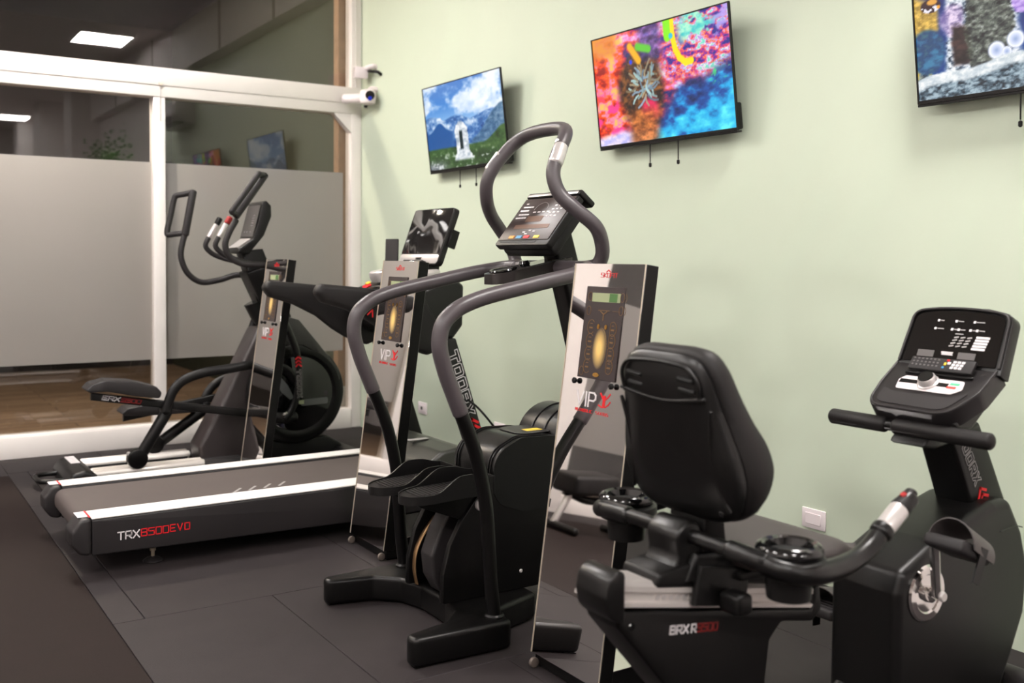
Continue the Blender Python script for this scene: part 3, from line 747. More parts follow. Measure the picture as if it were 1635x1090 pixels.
    ribbon(bm, [(.165, 1.268), (.175, 1.275), (.186, 1.268), (.178, 1.271)], .002, F0)
    obj('lettering', bm, RED, t)
    bm = NB()
    hd = frame_map(O+en*.0002+eu*.224+ev*.883, eu, ev)
    A = [bm.verts.new(hd(.006*math.cos(2*math.pi*k/14), .007*math.sin(2*math.pi*k/14), .001)) for k in range(14)]; bm.faces.new(A)
    ribbon(bm, [(.224, .878), (.223, .861)], .011, F0); ribbon(bm, [(.221, .875), (.212, .886), (.205, .894)], .005, F0); ribbon(bm, [(.227, .875), (.240, .885), (.250, .896)], .004, F0)
    ribbon(bm, [(.200, .858), (.215, .853), (.232, .855), (.245, .863), (.253, .872)], .0035, F0)
    obj('emblem', bm, RED, t)
    return t
make_station(-1.454, 2.4555, 'mirror fronted sensor station beside the exercise bike, its top reflecting white')
make_station(-1.370, 4.0455, 'mirror fronted sensor station between treadmill and stepper')
make_station(-1.362, 5.6355, 'mirror fronted sensor station farthest back, behind the treadmill')
# ================================================================ TREADMILL
def ymir(y, c): return 2*c-y
def XZ(pts, y): return [(p[0], y, p[1]) for p in pts]
T = thing('treadmill', (-1.5, 4.71, 0), 'black treadmill with white side rails and a film covered screen', 'treadmill')
obj('deck', box(-2.40, -.62, 4.445, 4.975, .10, .196, .006), PAINT, T)
bm = prism(fillet([(-2.485, .222), (-.80, .222), (-.80, .200), (-2.40, .200), (-2.40, .125), (-2.485, .125)], .045, 7), 4.447, 4.998, 'y')
bl = obj('belt', bm, BELT, T)
bm = NB(); F = frame_map((-1.80, 4.50, .2223), (1, .12, 0), (-.12, 1, 0))
for k in range(4): ribbon(bm, [(k*.075, .02), (k*.075+.055, .075)], .012, F, .0004)
obj('belt_print', bm, GPRINT, bl)
for nm, y0, y1, w0, w1 in (('near', 4.305, 4.445, 4.307, 4.443), ('far', 5.0, 5.115, 5.002, 5.113)):
    r = obj('side_rail', prism(fillet([(-2.452, .085), (-2.452, .2315), (-.62, .2315), (-.62, .075), (-1.2, .062)], .006, 2), y0, y1, 'y', .012), GREYP, T)
    obj('rail_top', box(-2.452, -.86, w0, w1, .2317, .2400, .003, 1), RAILW, r)
    c = obj('rear_cap', prism(fillet([(-2.4535, .084), (-2.4535, .2405), (-2.495, .236), (-2.530, .19), (-2.530, .135), (-2.50, .095)], .03, 4), y0-.004, y1, 'y', .014), GREYP, T)
    obj('warning_label', box(-2.500, -2.462, y0+.035, y1-.012, .2385, .2412, 0), WPRINT, c)
    obj('label_stripe', box(-2.4615, -2.4545, y0+.015, y1-.005, .2403, .2416, 0), RED, c)
obj('rear_shaft', lathe([(.012, 0), (.012, .56)], (-2.455, 4.44, .17), (0, 1, 0), 14), SILVER, T)
F = frame_map((-2.353, 4.3045, .145), (1, 0, .0), (0, 0, 1))
bm = NB(); e = letters(bm, 'TRX', F, .0, -.008, .0235, .030, .007, .0050); obj('lettering', bm, WPRINT, T)
bm = NB(); e = letters(bm, '8500', F, .0925, -.006, .0225, .029, .0068, .0038); obj('lettering', bm, RED, T)
bm = NB(); e = letters(bm, 'EVO', F, .210, -.004, .020, .028, .010, .0042); obj('lettering', bm, RED, T)
for y, x in ((4.40, -2.192), (5.03, -2.192), (4.40, -.75), (5.03, -.75)):
    ft = obj('levelling_foot', lathe([(.040, .0005), (.042, .004), (.030, .014), (.012, .022)], (x, y, 0), n=22), GREYP, T)
    bm = lathe([(.008, .022), (.008, .045), (.013, .046), (.013, .055), (.008, .056), (.008, .085)], (x, y, 0), n=12)
    obj('bolt', bm, mat('zinc', (190, 176, 156), .3, metal=.8), ft)
# motor hood
prof = [(-.93, .243), (-.90, .285), (-.82, .338), (-.72, .352), (-.60, .315), (-.48, .235), (-.415, .15), (-.40, .075), (-.99, .07)]
h = obj('motor_hood', prism(fillet(prof, .06, 5), 4.335, 5.085, 'y', .035, 4), mat('hood_satin', (46, 46, 42), .36, spec=.5, bump=.06, bscale=500), T)
obj('hood_label', box(-.86, -.74, 4.62, 4.66, .3525, .3545, 0, 1, Matrix.Translation((-.8, 4.64, .3535)) @ Matrix.Rotation(.0, 4, 'Y') @ Matrix.Translation((.8, -4.64, -.3535))), GPRINT, h)
# uprights
up = [(-.575, .10), (-.487, .10), (-.565, .33), (-.752, .90), (-.87, .90), (-.665, .33)]
for y0, y1 in ((4.318, 4.385), (5.035, 5.10)):
    u = obj('upright', prism(fillet(up, .01, 2), y0, y1, 'y', .012), SATIN, T)
    if y0 < 4.5:
        du = Vector((.752-.565, 0, -.57)).normalized(); eu = Vector((du.x, 0, du.z)); ev = Vector((-du.z, 0, du.x))
        F = frame_map(Vector((-.738, 4.3175, .850)), eu, ev)
        bm = NB(); outline_word(bm, F, 0, -.008-.062, .062, .058, .009, .0042); obj('lettering', bm, WPRINT, u)
        bm = NB(); chevrons(bm, F, .365, -.068, .056, 2, .03, .013); obj('chevrons', bm, RED, u)
# console
cb = [(-1.03, 1.06), (-.97, 1.125), (-.86, 1.165), (-.74, 1.195), (-.69, 1.16), (-.695, .96), (-.75, .895), (-.86, .885), (-.98, .95)]
c = obj('console', prism(fillet(cb, .025, 3), 4.345, 5.075, 'y', .03, 4), SATIN, T)
for y in (4.50, 4.93):
    obj('cup_rim', lathe([(.076, -.02), (.088, .006), (.088, .030), (.078, .038), (.062, .034), (.058, .010)], (-.84, y, 1.192), (-.12, 0, 1), 30), SILVER, c)
    obj('cup_well', lathe([(.054, 0), (.055, .012)], (-.84, y, 1.196), (-.12, 0, 1), 24), GLOSS, c)
obj('key_pad', lathe([(.055, 0), (.05, .018), (.025, .026)], (-1.0, 4.74, 1.118), (-.4, 0, 1), 22), GLOSS, c)
obj('stop_key', lathe([(.022, 0), (.026, .006), (.02, .014)], (-1.015, 4.79, 1.142), (-.4, 0, 1), 18), RED, c)
obj('key_ring', lathe([(.012, 0), (.016, .006), (.012, .012)], (-1.008, 4.79, 1.158), (-.4, 0, 1), 14), YEL, c)
arm = [(-1.485, 1.135), (-1.46, 1.176), (-1.21, 1.152), (-.93, 1.12), (-.86, 1.0), (-.80, .86), (-.90, .82), (-1.02, .865), (-1.10, .915), (-1.19, .985), (-1.32, 1.05), (-1.45, 1.09)]
for y0, y1 in ((4.325, 4.40), (5.02, 5.095)):
    a = obj('handrail', prism(fillet(arm, .03, 4), y0, y1, 'y', .026, 4), VINYL, T)
    if y0 < 4.5: pass
bm = NB(); F = frame_map((-1.27, 4.3247, 1.048), (1, 0, -.45), (.45, 0, 1))
ribbon(bm, [(0, .03), (.016, 0), (.032, .03)], .006, F); ribbon(bm, [(.045, 0), (.058, .03), (.072, 0)], .006, F)
obj('red_marks', bm, RED, T)
# screen
fv = Vector((.105, 0, .285)).normalized(); fu = Vector((0, -1, 0)); fn = fu.cross(fv)
O = Vector((-.768, 4.93, 1.262))
M = Matrix(((fu.x, fv.x, fn.x, O.x), (fu.y, fv.y, fn.y, O.y), (fu.z, fv.z, fn.z, O.z), (0, 0, 0, 1)))
def slab(w, hgt, r, z0, z1, M, ox=0, oy=0, bev=.004):
    bm = prism(fillet([(ox, oy), (ox+w, oy), (ox+w, oy+hgt), (ox, oy+hgt)], r, 6), z0, z1, 'z', bev, 2)
    bmesh.ops.transform(bm, matrix=M, verts=bm.verts); return bm
s = obj('screen', slab(.435, .315, .03, -.034, 0, M), SATIN, T)
obj('screen_glass', slab(.425, .252, .015, .0003, .003, M, .005, .058, .001), WRAP, s)
obj('screen_trim', slab(.425, .050, .022, .0003, .003, M, .005, .006, .001), SILVER, s)
bm = NB(); F = frame_map(O+fn*.0033, fu, fv); outline_word(bm, F, .19, .022, .011, .016, .002, .0016); obj('lettering', bm, SATIN, s)
obj('tablet_ledge', slab(.21, .02, .006, .0032, .03, M, .11, -.004, .003), SATIN, s)
obj('screen_neck', prism(fillet([(-.80, 1.16), (-.70, 1.18), (-.665, 1.42), (-.700, 1.42), (-.745, 1.30)], .01, 2), 4.60, 4.82, 'y', .012), PLASTIC, T)
obj('side_port', box(-.70, -.655, 4.4785, 4.494, 1.345, 1.44, .003, 1, Matrix.Translation((-.68, 4.5, 1.39)) @ Matrix.Rotation(.34, 4, 'Y') @ Matrix.Translation((.68, -4.5, -1.39))), PAINT, T)
# upright phone left on the console
t = thing('phone', (-.755, 5.035, 1.205), 'black phone standing upright on the treadmill console', 'phone')
M2 = Matrix.Translation((-.755, 5.035, 1.205)) @ Matrix.Rotation(.65, 4, 'Z') @ Matrix.Rotation(.05, 4, 'Y')
obj('case', box(-.006, .006, -.040, .040, .012, .195, .005, 2, M2), SATIN, t)
obj('glass', box(-.0072, -.0061, -.037, .037, .016, .191, 0, 1, M2), GLOSS, t)
# cable hanging from the console
bm = tube([(-.80, 4.55, .90), (-.79, 4.50, .84), (-.74, 4.42, .73), (-.70, 4.36, .62), (-.66, 4.25, .55), (-.60, 4.20, .46), (-.53, 4.16, .36), (-.48, 4.16, .28), (-.42, 4.14, .12), (-.35, 4.12, .01), (-.1, 4.2, .006)], .0055, 10, True, 10)
obj('power_cable', bm, PAINT, T)

# ================================================================ ELLIPTICAL TRAINER
Ey = 6.13
E_ = thing('elliptical_trainer', (-1.4, Ey, 0), 'black elliptical trainer with looped arm handles in the window corner', 'elliptical trainer')
ring = fillet([(-2.285, .003), (-2.285, .06), (-2.255, .105), (-2.19, .118), (-2.13, .09), (-2.115, .003)], .03, 4)
ec = obj('rear_end_cap', prism(ring, Ey-.25, Ey+.25, 'y', .03, 4), PLASTIC, E_)
bm = NB()
for k in range(16): add_box(bm, -2.225, -2.175, Ey+.005+k*.011, Ey+.010+k*.011, .116, .1195)
add_box(bm, -2.225, -2.175, Ey+.17, Ey+.215, .114, .1195)
obj('cap_label', bm, WPRINT, ec)
obj('transport_handle', tube([(-2.27, Ey-.11, .05), (-2.35, Ey-.11, .05), (-2.395, Ey-.085, .05), (-2.405, Ey, .05), (-2.395, Ey+.085, .05), (-2.35, Ey+.11, .05), (-2.27, Ey+.11, .05)], .014, 12), PAINT, E_)
for s in (-1, 1):
    yc = Ey+s*.155
    r = obj('rail', box(-2.118, -1.545, yc-.062, yc+.062, .02, .074, .004), PAINT, E_)
    bm = NB()
    for q in (-.033, .033): add_tube(bm, [(-2.135, yc+q, .080), (-1.535, yc+q, .080)], .0240, 14, False)
    obj('rail_rods', bm, mat('bright_aluminium', (236, 230, 224), .28, metal=.3), r)
    bm = NB()
    for q in (-.033, .033): add_tube(bm, [(-1.53, yc+q, .074), (-1.30, yc+q, .072)], .022, 14, False)
    obj('rail_socket', bm, DKRUB, r)
obj('floor_frame', box(-2.12, -.62, Ey-.05, Ey+.05, .006, .05, .006), PAINT, E_)
obj('front_stabilizer', prism(fillet([(-.69, .003), (-.69, .05), (-.66, .085), (-.58, .085), (-.55, .05), (-.55, .003)], .02, 4), Ey-.28, Ey+.28, 'y', .02, 3), PLASTIC, E_)
for s in (-1, 1): obj('transport_wheel', lathe(disc_prof(.03, .03, .006), (-.57, Ey+s*.245+.015, .031), (0, -1, 0), 18), PAINT, E_)
# flywheel housing
cx, cz, R = -.935, .445, .315
circ = [(cx+R*math.cos(a), cz+R*math.sin(a)) for a in [2*math.pi*k/56 for k in range(56)]]
hs = obj('flywheel_housing', prism(circ, Ey-.15, Ey+.15, 'y', .018, 3), SATIN, E_)
for s in (-1, 1):
    yy = Ey+s*.1502
    obj('side_ring', lathe([(R-.035, 0), (R-.03, .006), (R-.055, .009), (R-.075, .004), (R-.08, .0005)], (cx, yy, cz), (0, s, 0), 56), PAINT, hs)
    obj('side_disc', lathe([(R-.082, 0), (R-.09, .003), (.04, .004)], (cx, yy, cz), (0, s, 0), 48), GLOSS, hs)
    bm = prism(fillet([(-.915, .365), (-.735, .372), (-.735, .412), (-.915, .405)], .014, 4), Ey+s*.1545, Ey+s*.157, 'y')
    obj('disc_window', bm, mat('window_grey', (96, 98, 98), .2), hs)
    bm = prism(fillet([(-1.05, .56), (-1.00, .50), (-.96, .42), (-.985, .41), (-1.04, .46), (-1.08, .53)], .01, 3), Ey+s*.1545, Ey+s*.157, 'y')
    obj('disc_window', bm, mat('window_grey', (96, 98, 98), .2), hs)
    obj('disc_window_end', box(-.930, -.895, min(Ey+s*.1572, Ey+s*.1580), max(Ey+s*.1572, Ey+s*.1580), .378, .402), mat('pale_green_plate', (180, 190, 150), .3), hs)
tc = [(-1.02, .75), (-1.06, .84), (-.99, .925), (-.925, .905), (-.79, .745), (-.665, .585), (-.645, .50), (-.70, .56), (-.80, .69), (-.90, .745)]
obj('top_cover', prism(fillet(tc, .012, 3), Ey-.155, Ey+.155, 'y', .018, 3), mat('cover_satin', (48, 47, 45), .34, bump=.05, bscale=500), E_)
obj('front_skirt', prism(fillet([(-1.25, .02), (-.62, .02), (-.62, .10), (-.72, .16), (-1.15, .16)], .03, 3), Ey-.12, Ey+.12, 'y', .02), PLASTIC, E_)
fc = [(-1.235, .73), (-1.31, .58), (-1.42, .36), (-1.535, .155), (-1.52, .06), (-1.46, .03), (-1.20, .03), (-1.14, .30), (-1.04, .72), (-1.08, .86), (-1.17, .86)]
obj('mast_shroud', prism(fillet(fc, .03, 4), Ey-.105, Ey+.105, 'y', .035, 4), mat('shroud_brown_black', (50, 44, 44), .38, bump=.06, bscale=500), E_)
obj('mast', prism([(-1.262, 1.33), (-1.120, 1.345), (-.935, .92), (-1.09, .82)], Ey-.06, Ey+.06, 'y', .015, 3), PAINT, E_)
obj('mast_collar', prism(fillet([(-1.235, 1.20), (-1.075, 1.255), (-.985, 1.08), (-1.14, 1.00)], .01, 2), Ey-.085, Ey+.085, 'y', .02, 3), PLASTIC, E_)
cp = obj('cup_holder', lathe([(.040, 0), (.052, .05), (.058, .13), (.060, .14)], (-1.11, Ey, .885), (-.40, 0, .92), 22), PLASTIC, E_)
obj('cup_well', lathe([(.053, 0), (.053, .002)], Vector((-1.11, Ey, .885))+Vector((-.40, 0, .92)).normalized()*.1402, (-.40, 0, .92), 22), GLOSS, cp)
# console
cpts = [(-1.305, 1.318), (-1.295, 1.345), (-1.21, 1.405), (-1.178, 1.50), (-1.150, 1.628), (-1.125, 1.640), (-1.095, 1.61), (-1.092, 1.545), (-1.14, 1.425), (-1.235, 1.312)]
cs = obj('console', prism(fillet(cpts, .012, 3), Ey-.13, Ey+.13, 'y', .022, 3), PLASTIC, E_)
fv = Vector((.055, 0, .21)).normalized(); fu = Vector((0, -1, 0)); O = Vector((-1.2035, Ey+.115, 1.418)); F = frame_map(O+fu.cross(fv)*.0035, fu, fv)
bm = NB(); t0 = [bm.verts.new(F(*p, -.002)) for p in ((0.0, 0.0), (.23, 0.0), (.23, .20), (0, .20))]; t1 = [bm.verts.new(F(*p, .001)) for p in ((0, 0), (.23, 0), (.23, .20), (0, .20))]
bm.faces.new(t1); bm.faces.new(list(reversed(t0)))
for k in range(4): bm.faces.new((t0[k], t0[(k+1) % 4], t1[(k+1) % 4], t1[k]))
obj('screen', bm, mat('dim_screen', (44, 40, 40), .2), cs)
bm = NB()
F = frame_map(O+fu.cross(fv)*.0048, fu, fv)
for r in range(5): ribbon(bm, [(.15, .07+r*.016), (.19, .07+r*.016)], .006, F)
for q in (.05, .10, .16): ribbon(bm, [(q, .03), (q+.02, .03)], .010, F)
obj('print', bm, DPRINT, cs)
obj('button_strip', prism(fillet([(-1.292, 1.352), (-1.215, 1.408), (-1.211, 1.403), (-1.288, 1.347)], .001, 1), Ey-.09, Ey+.09, 'y'), SILVER, cs)
fb = [(-1.12, 1.235), (-1.23, 1.262), (-1.32, 1.285), (-1.395, 1.318), (-1.43, 1.36), (-1.412, 1.41), (-1.375, 1.47), (-1.345, 1.525)]
for s in (-1, 1):
    yy = Ey+s*.10
    pts = [(p[0], Ey+s*(.04+.06*min(1, k/2)), p[1]) for k, p in enumerate(fb)]
    g = obj('pulse_handle', tube(pts, .0155, 14), DKRUB, E_)
    obj('pulse_sensor', tube([(-1.408, yy, 1.416), (-1.365, yy, 1.488)], .0172, 14, False), SILVER, g)
    obj('handle_tip', tube([(-1.358, yy, 1.500), (-1.343, yy, 1.528)], .019, 12, False), DKRED if s < 0 else PAINT, g)
# swinging arms
def swing_arm(s, up_pts, low_pts, loop_a, loop_b, sh):
    g = obj('swing_arm', tube(up_pts, .0185, 14), DKRUB, E_)
    a = Vector(loop_a); b_ = Vector(loop_b); d = Vector(sh)
    bm = tube([a, b_], .024, 14, False)
    obj('grip', bm, DKRUB, g)
    cor = [a+(b_-a)*.03, a+(b_-a)*.03+d, a+(b_-a)*.93+d*.95, a+(b_-a)*.99]
    pp = []
    for p, q in zip(cor, cor[1:]): pp += [p+(q-p)*t for t in (.06, .5, .94)]
    obj('grip_loop', tube([cor[0]]+pp+[cor[-1]], .018, 12, True, 5), DKRUB, g)
    lo = obj('lower_arm', tube(low_pts, .021, 14, r2=.028, side=(0, 0, 1) if False else None), PLASTIC, E_)
    return lo
yf = Ey+.27; yn = Ey-.27
swing_arm(1, [(-1.06, Ey+.17, 1.16), (-1.19, yf-.03, 1.178), (-1.295, yf, 1.146), (-1.414, yf, 1.135), (-1.492, yf, 1.19), (-1.534, yf, 1.292), (-1.522, yf, 1.39), (-1.50, yf, 1.46)],
          [(-1.03, Ey+.19, 1.14), (-1.05, yf-.03, .95), (-1.10, yf-.02, .80), (-1.17, yf-.02, .62), (-1.19, yf-.02, .48), (-1.22, yf-.03, .36)], (-1.508, yf, 1.432), (-1.458, yf, 1.70), (-.095, .075, -.01))
lo = swing_arm(-1, [(-1.03, Ey-.17, 1.20), (-1.12, yn+.02, 1.237), (-1.235, yn, 1.250), (-1.329, yn, 1.256), (-1.395, yn, 1.294), (-1.424, yn, 1.360), (-1.404, yn, 1.43), (-1.36, yn, 1.51)],
          [(-1.06, Ey-.19, 1.19), (-1.09, yn+.02, 1.06), (-1.075, yn+.02, .95), (-1.025, yn+.02, .837), (-.975, yn+.02, .70), (-.963, yn+.02, .58), (-.972, yn+.02, .47), (-1.0, yn+.02, .38), (-1.05, yn+.02, .31)], (-1.360, yn, 1.535), (-1.185, yn, 1.785), (-.05, -.06, .015))
F = frame_map((-.978, yn-.0085, .655), (.05, 0, -1), (1, 0, .05))
bm = NB(); outline_word(bm, F, .045, -.016, .030, .030, .006, .003); obj('lettering', bm, GPRINT, lo)
bm = NB(); chevrons(bm, F, -.035, -.016, .032, 3, .022, .009); obj('chevrons', bm, RED, lo)
obj('pivot_axle', tube([(-1.03, Ey-.185, 1.19), (-1.03, Ey+.185, 1.15)], .03, 16, False), PLASTIC, E_)
# pedals
def pedal(y, a, b_, foot, link0, link1, lab):
    bar = obj('pedal_bar', prism([(a[0], a[1]+.020), (b_[0], b_[1]+.024), (b_[0], b_[1]-.024), (a[0], a[1]-.022)], y-.022, y+.022, 'y', .008), PLASTIC, E_)
    if lab:
        d = Vector((b_[0]-a[0], 0, b_[1]-a[1])).normalized()
        F = frame_map(Vector((a[0]+.055, y-.0222, a[1]-.020)), d, Vector((-d.z, 0, d.x)))
        bm = NB(); letters(bm, 'ERX', F, 0, 0, .026, .022, .007, .0055, .2); obj('lettering', bm, WPRINT, bar)
        bm = NB(); letters(bm, '9500', F, .102, 0, .022, .020, .006, .005, .2); obj('lettering', bm, DKRED, bar)
    fp = obj('footplate', prism(fillet(foot, .02, 4), y-.085, y+.085, 'y', .020, 3), GREYP, E_)
    x0 = min(p[0] for p in foot); x1 = max(p[0] for p in foot)
    obj('link_arm', tube([(link0[0], y, link0[1]), (link1[0], y, link1[1])], .029, 14, False, r2=.034), PLASTIC, E_)
    obj('pivot_cap', lathe(disc_prof(.030, .07, .006), (link0[0]-.005, y+.035, link0[1]+.015), (0, -1, 0), 18), PLASTIC, E_)
    w = obj('roller_wheel', lathe(disc_prof(.056, .06, .008), (link1[0]-.004, y+.030, link1[1]+.012), (0, -1, 0), 24), PAINT, E_)
    obj('roller_bolt', lathe(disc_prof(.011, .02, .003), (link1[0]-.05, y+.01, link1[1]+.045), (0, -1, 0), 12), SILVER, w)
yp = Ey-.20
pedal(yp, (-2.155, .520), (-1.06, .315), [(-2.192, .560), (-2.160, .592), (-2.085, .611), (-1.95, .598), (-1.82, .560), (-1.79, .525), (-1.80, .490), (-1.93, .512), (-2.08, .548), (-2.17, .548)], (-1.745, .40), (-1.905, .135), True)
pedal(Ey+.20, (-1.90, .325), (-1.00, .46), [(-1.925, .360), (-1.89, .390), (-1.78, .405), (-1.62, .398), (-1.50, .385), (-1.475, .355), (-1.49, .335), (-1.70, .335), (-1.90, .345)], (-1.40, .345), (-1.715, .135), False)
obj('pedal_joint', tube([(-1.14, yp, .33), (-1.05, yp-.02, .31), (-.98, yp-.02, .31)], .034, 14), PLASTIC, E_)
obj('joint_bolt', lathe(disc_prof(.02, .02, .004), (-1.055, yp-.05, .335), (0, -1, 0), 14), CHROME, E_)
obj('crank_link', tube([(-1.755, yp-.035, .405), (-1.742, yp-.035, .462), (-1.715, yp-.035, .525), (-1.662, yp-.035, .578), (-1.555, yp-.035, .615), (-1.40, yp-.03, .632), (-1.20, yp-.02, .648), (-1.02, yp+.02, .60), (-.95, yp+.02, .52)], .020, 14, r2=.028), PLASTIC, E_)
obj('crank_link', tube([(-1.41, Ey+.235, .36), (-1.39, Ey+.235, .42), (-1.33, Ey+.235, .49), (-1.22, Ey+.23, .53), (-1.05, Ey+.21, .52), (-.95, Ey+.19, .48)], .020, 14, r2=.028), PLASTIC, E_)
# ================================================================ STEPPER
Sy = 3.16
S = thing('stepper', (-1.35, Sy, 0), 'black stepper with grey bent handrails and a looped upper handle', 'stepper machine')
# U shaped base: outline in plan
half = [(-1.79, .325), (-1.79, .372), (-1.46, .385), (-1.40, .36), (-1.39, .24)]
plan = [(-1.785, -.372), (-1.425, -.392), (-1.415, -.27), (-1.20, -.20), (-1.20, .20), (-1.415, .27), (-1.425, .392), (-1.785, .372), (-1.79, .315), (-1.62, .275), (-1.545, .20), (-1.515, .09), (-1.515, -.09), (-1.545, -.20), (-1.62, -.275), (-1.79, -.315)]
bs = obj('base', prism(fillet([(p[0], Sy+p[1]) for p in plan], .03, 5), .004, .098, 'z', .016, 4), PAINT, S)
for s in (-1, 1):
    obj('end_foot', box(-1.775, -1.72, Sy+s*.345-.02, Sy+s*.345+.02, .0005, .0038), PAINT, bs)
nr = [(-1.459, .085), (-1.474, .20), (-1.485, .34), (-1.499, .492), (-1.541, .663), (-1.613, .834), (-1.655, .938), (-1.675, 1.02), (-1.662, 1.085), (-1.616, 1.128), (-1.535, 1.161), (-1.32, 1.207), (-1.15, 1.240)]
def sub_path(P, z):      # split a smoothed path where the grey sleeve ends
    k = min(range(len(P)), key=lambda i: abs(P[i].z-z) if P[i].x > -1.6 or P[i].z < 1 else 9); return P[:k+1], P[k:]
for s in (-1, 1):
    y = Sy+s*.33
    pts = [(p[0], y, p[1]) for p in nr] + [(-1.08, Sy+s*.315, 1.252), (-1.035, Sy+s*.27, 1.262), (-1.02, Sy+s*.20, 1.264), (-1.015, Sy+s*.06, 1.264)]
    P = smooth_path(pts, 8)
    lo, hi = sub_path(P, .80)
    post = obj('handrail_post', tube(lo, .0235, 18, False), PAINT, S)
    obj('post_collar', lathe([(.034, 0), (.034, .006), (.028, .012)], (-1.4615, y, .0985), (0, 0, 1), 24), SATIN, post)
    obj('handrail', tube(hi, .0268, 18, False), RUBBER, S)
# mast and boot
obj('mast', prism([(-1.045, 1.40), (-.94, 1.40), (-.895, 1.26), (-.70, .58), (-.80, .58), (-.965, 1.17)], Sy-.05, Sy+.05, 'y', .015, 3), PAINT, S)
hp = [(-.93+.145*math.cos(a), .585+.145*math.sin(a)) for a in [math.pi*k/20 for k in range(21)]]+[(-1.075, .42), (-.785, .42)]
mb = obj('mast_boot', prism(hp, Sy-.135, Sy+.135, 'y', .012, 3), SATIN, S)
for q in (-.04, .04): obj('boot_rib', tube([(-.93+.147*math.cos(a), Sy+q, .585+.147*math.sin(a)) for a in [math.pi*k/24+.1 for k in range(23)]], .003, 6, False), SATIN, mb)
# drum housing
dp = fillet([(-1.02, .642), (-1.235, .648), (-1.345, .60, .11), (-1.352, .43, .11), (-1.22, .384), (-1.02, .384)], .08, 8)
dr = obj('drum_housing', prism(dp, Sy-.145, Sy+.145, 'y', .010, 3), SATIN, S)
for q in (-.105, -.12, .105, .12):
    bm = NB(); pp = [(p[0], Sy+q, p[1]) for p in fillet([(-1.03, .6445), (-1.236, .6505), (-1.3475, .602, .11), (-1.3545, .43, .11), (-1.25, .384)], .08, 8)][1:-1]
    obj('drum_groove', tube(pp, .0028, 6, False), SATIN, dr)
obj('side_panel', prism(fillet([(-1.03, .645), (-1.235, .651), (-1.348, .60, .11), (-1.355, .43, .11), (-1.22, .381), (-1.03, .381)], .08, 8), Sy-.1475, Sy-.1455, 'y'), GLOSS if False else mat('flat_black', (8, 8, 8), .45, spec=.3), dr)
obj('top_plate', prism(fillet([(-1.20, Sy-.085), (-1.04, Sy-.085), (-1.04, Sy+.085), (-1.20, Sy+.085)], .05, 5), .6485, .6515, 'z', .001, 1), GREYP, dr)
obj('warning_sticker', box(-1.14, -1.07, Sy-.045, Sy-.005, .6516, .6525, 0), YEL, dr)
obj('side_sticker', box(-1.06, -1.035, Sy-.1490, Sy-.1476, .50, .54), mat('pale_green_sticker', (196, 208, 180), .5), dr)
lp = [(-1.375, .50), (-1.42, .455), (-1.48, .38), (-1.525, .30), (-1.552, .20), (-1.556, .0985), (-1.10, .0985), (-1.00, .20), (-.98, .50)]
for s in (-1, 1):
    y0 = Sy+s*.143; y1 = Sy+s*.115
    sc = obj('side_cover', prism(fillet(lp, .01, 2), min(y0, y1), max(y0, y1), 'y', .006, 2), SATIN if False else PAINT, S)
    for p in ((-1.315, .43), (-1.23, .165)): obj('screw', lathe([(.007, 0), (.005, .003)], (p[0], Sy+s*.1432, p[1]), (0, s, 0), 10), SILVER, sc)
obj('inner_block', box(-1.33, -1.0, Sy-.113, Sy+.113, .099, .383, .01), PAINT, S)
cc = [(-1.50, .0985), (-1.535, .16), (-1.545, .24), (-1.51, .33), (-1.45, .43), (-1.34, .43), (-1.34, .0985)]
obj('centre_column', prism(fillet(cc, .02, 3), Sy-.045, Sy+.045, 'y', .012, 3), GREYP, S)
obj('guide_strip', tube([(-1.525, Sy+.105, .10), (-1.535, Sy+.105, .15), (-1.53, Sy+.105, .22), (-1.50, Sy+.105, .28), (-1.45, Sy+.105, .34)], .004, 10, r2=.013, side=(0, 1, 0)), BRASS, S)
# pedals
def foot_pedal(yc, dx, dz):
    N = 22; rings = []
    def hw(u): return .070*min(1, math.sqrt(max(0, 1-((max(0, .32-u))/.32)**2))*.95+.05)+.004*math.sin(u*3)
    def ztop(u): return .0 + .030*sst(.55, 1, np.array(u))
    L = .325; x0 = -1.705+dx; z0 = .474+dz
    def zz(u): return z0+.012*u+.003*math.sin(math.pi*u)
    plate = []
    for k in range(N+1):
        u = k/N; w = hw(u); x = x0+L*u; z = zz(u)
        plate.append([(x, yc-w, z-.026), (x, yc+w, z-.026), (x, yc+w, z), (x, yc-w, z)])
    p = obj('pedal', loft(plate), PLASTIC, S, 50)
    bm = NB()
    for k in range(3, N-1):
        for q in (.3,):
            u = (k+q)/N; w = hw(u)*.82; x = x0+L*u; z = zz(u)
            add_box(bm, x-.0035, x+.0035, yc-w, yc+w, z+.0005, z+.003)
    obj('tread_ribs', bm, GREYP, p)
    def wall(sg):
        R = []
        for k in range(N+1):
            u = k/N; w = hw(u); x = x0+L*u; z = zz(u)
            hh = .004+.050*float(sst(.28, .62, np.array(u)))*(1-.35*float(sst(.72, 1.0, np.array(u))))
            a = yc+sg*w; c = yc+sg*(w+.007)
            R.append([(x, a, z-.02), (x, c, z-.026), (x, c, z+hh), (x, a, z+hh)])
        return loft(R)
    obj('pedal_wall', wall(1), PLASTIC, p, 60); obj('pedal_wall', wall(-1), PLASTIC, p, 60)
    obj('toe_wall', box(x0+L, x0+L+.008, yc-.078, yc+.078, zz(1)-.026, zz(1)+.038, .003), PLASTIC, p)
    return p
foot_pedal(Sy-.105, .005, .012)
foot_pedal(Sy+.105, -.01, .005)
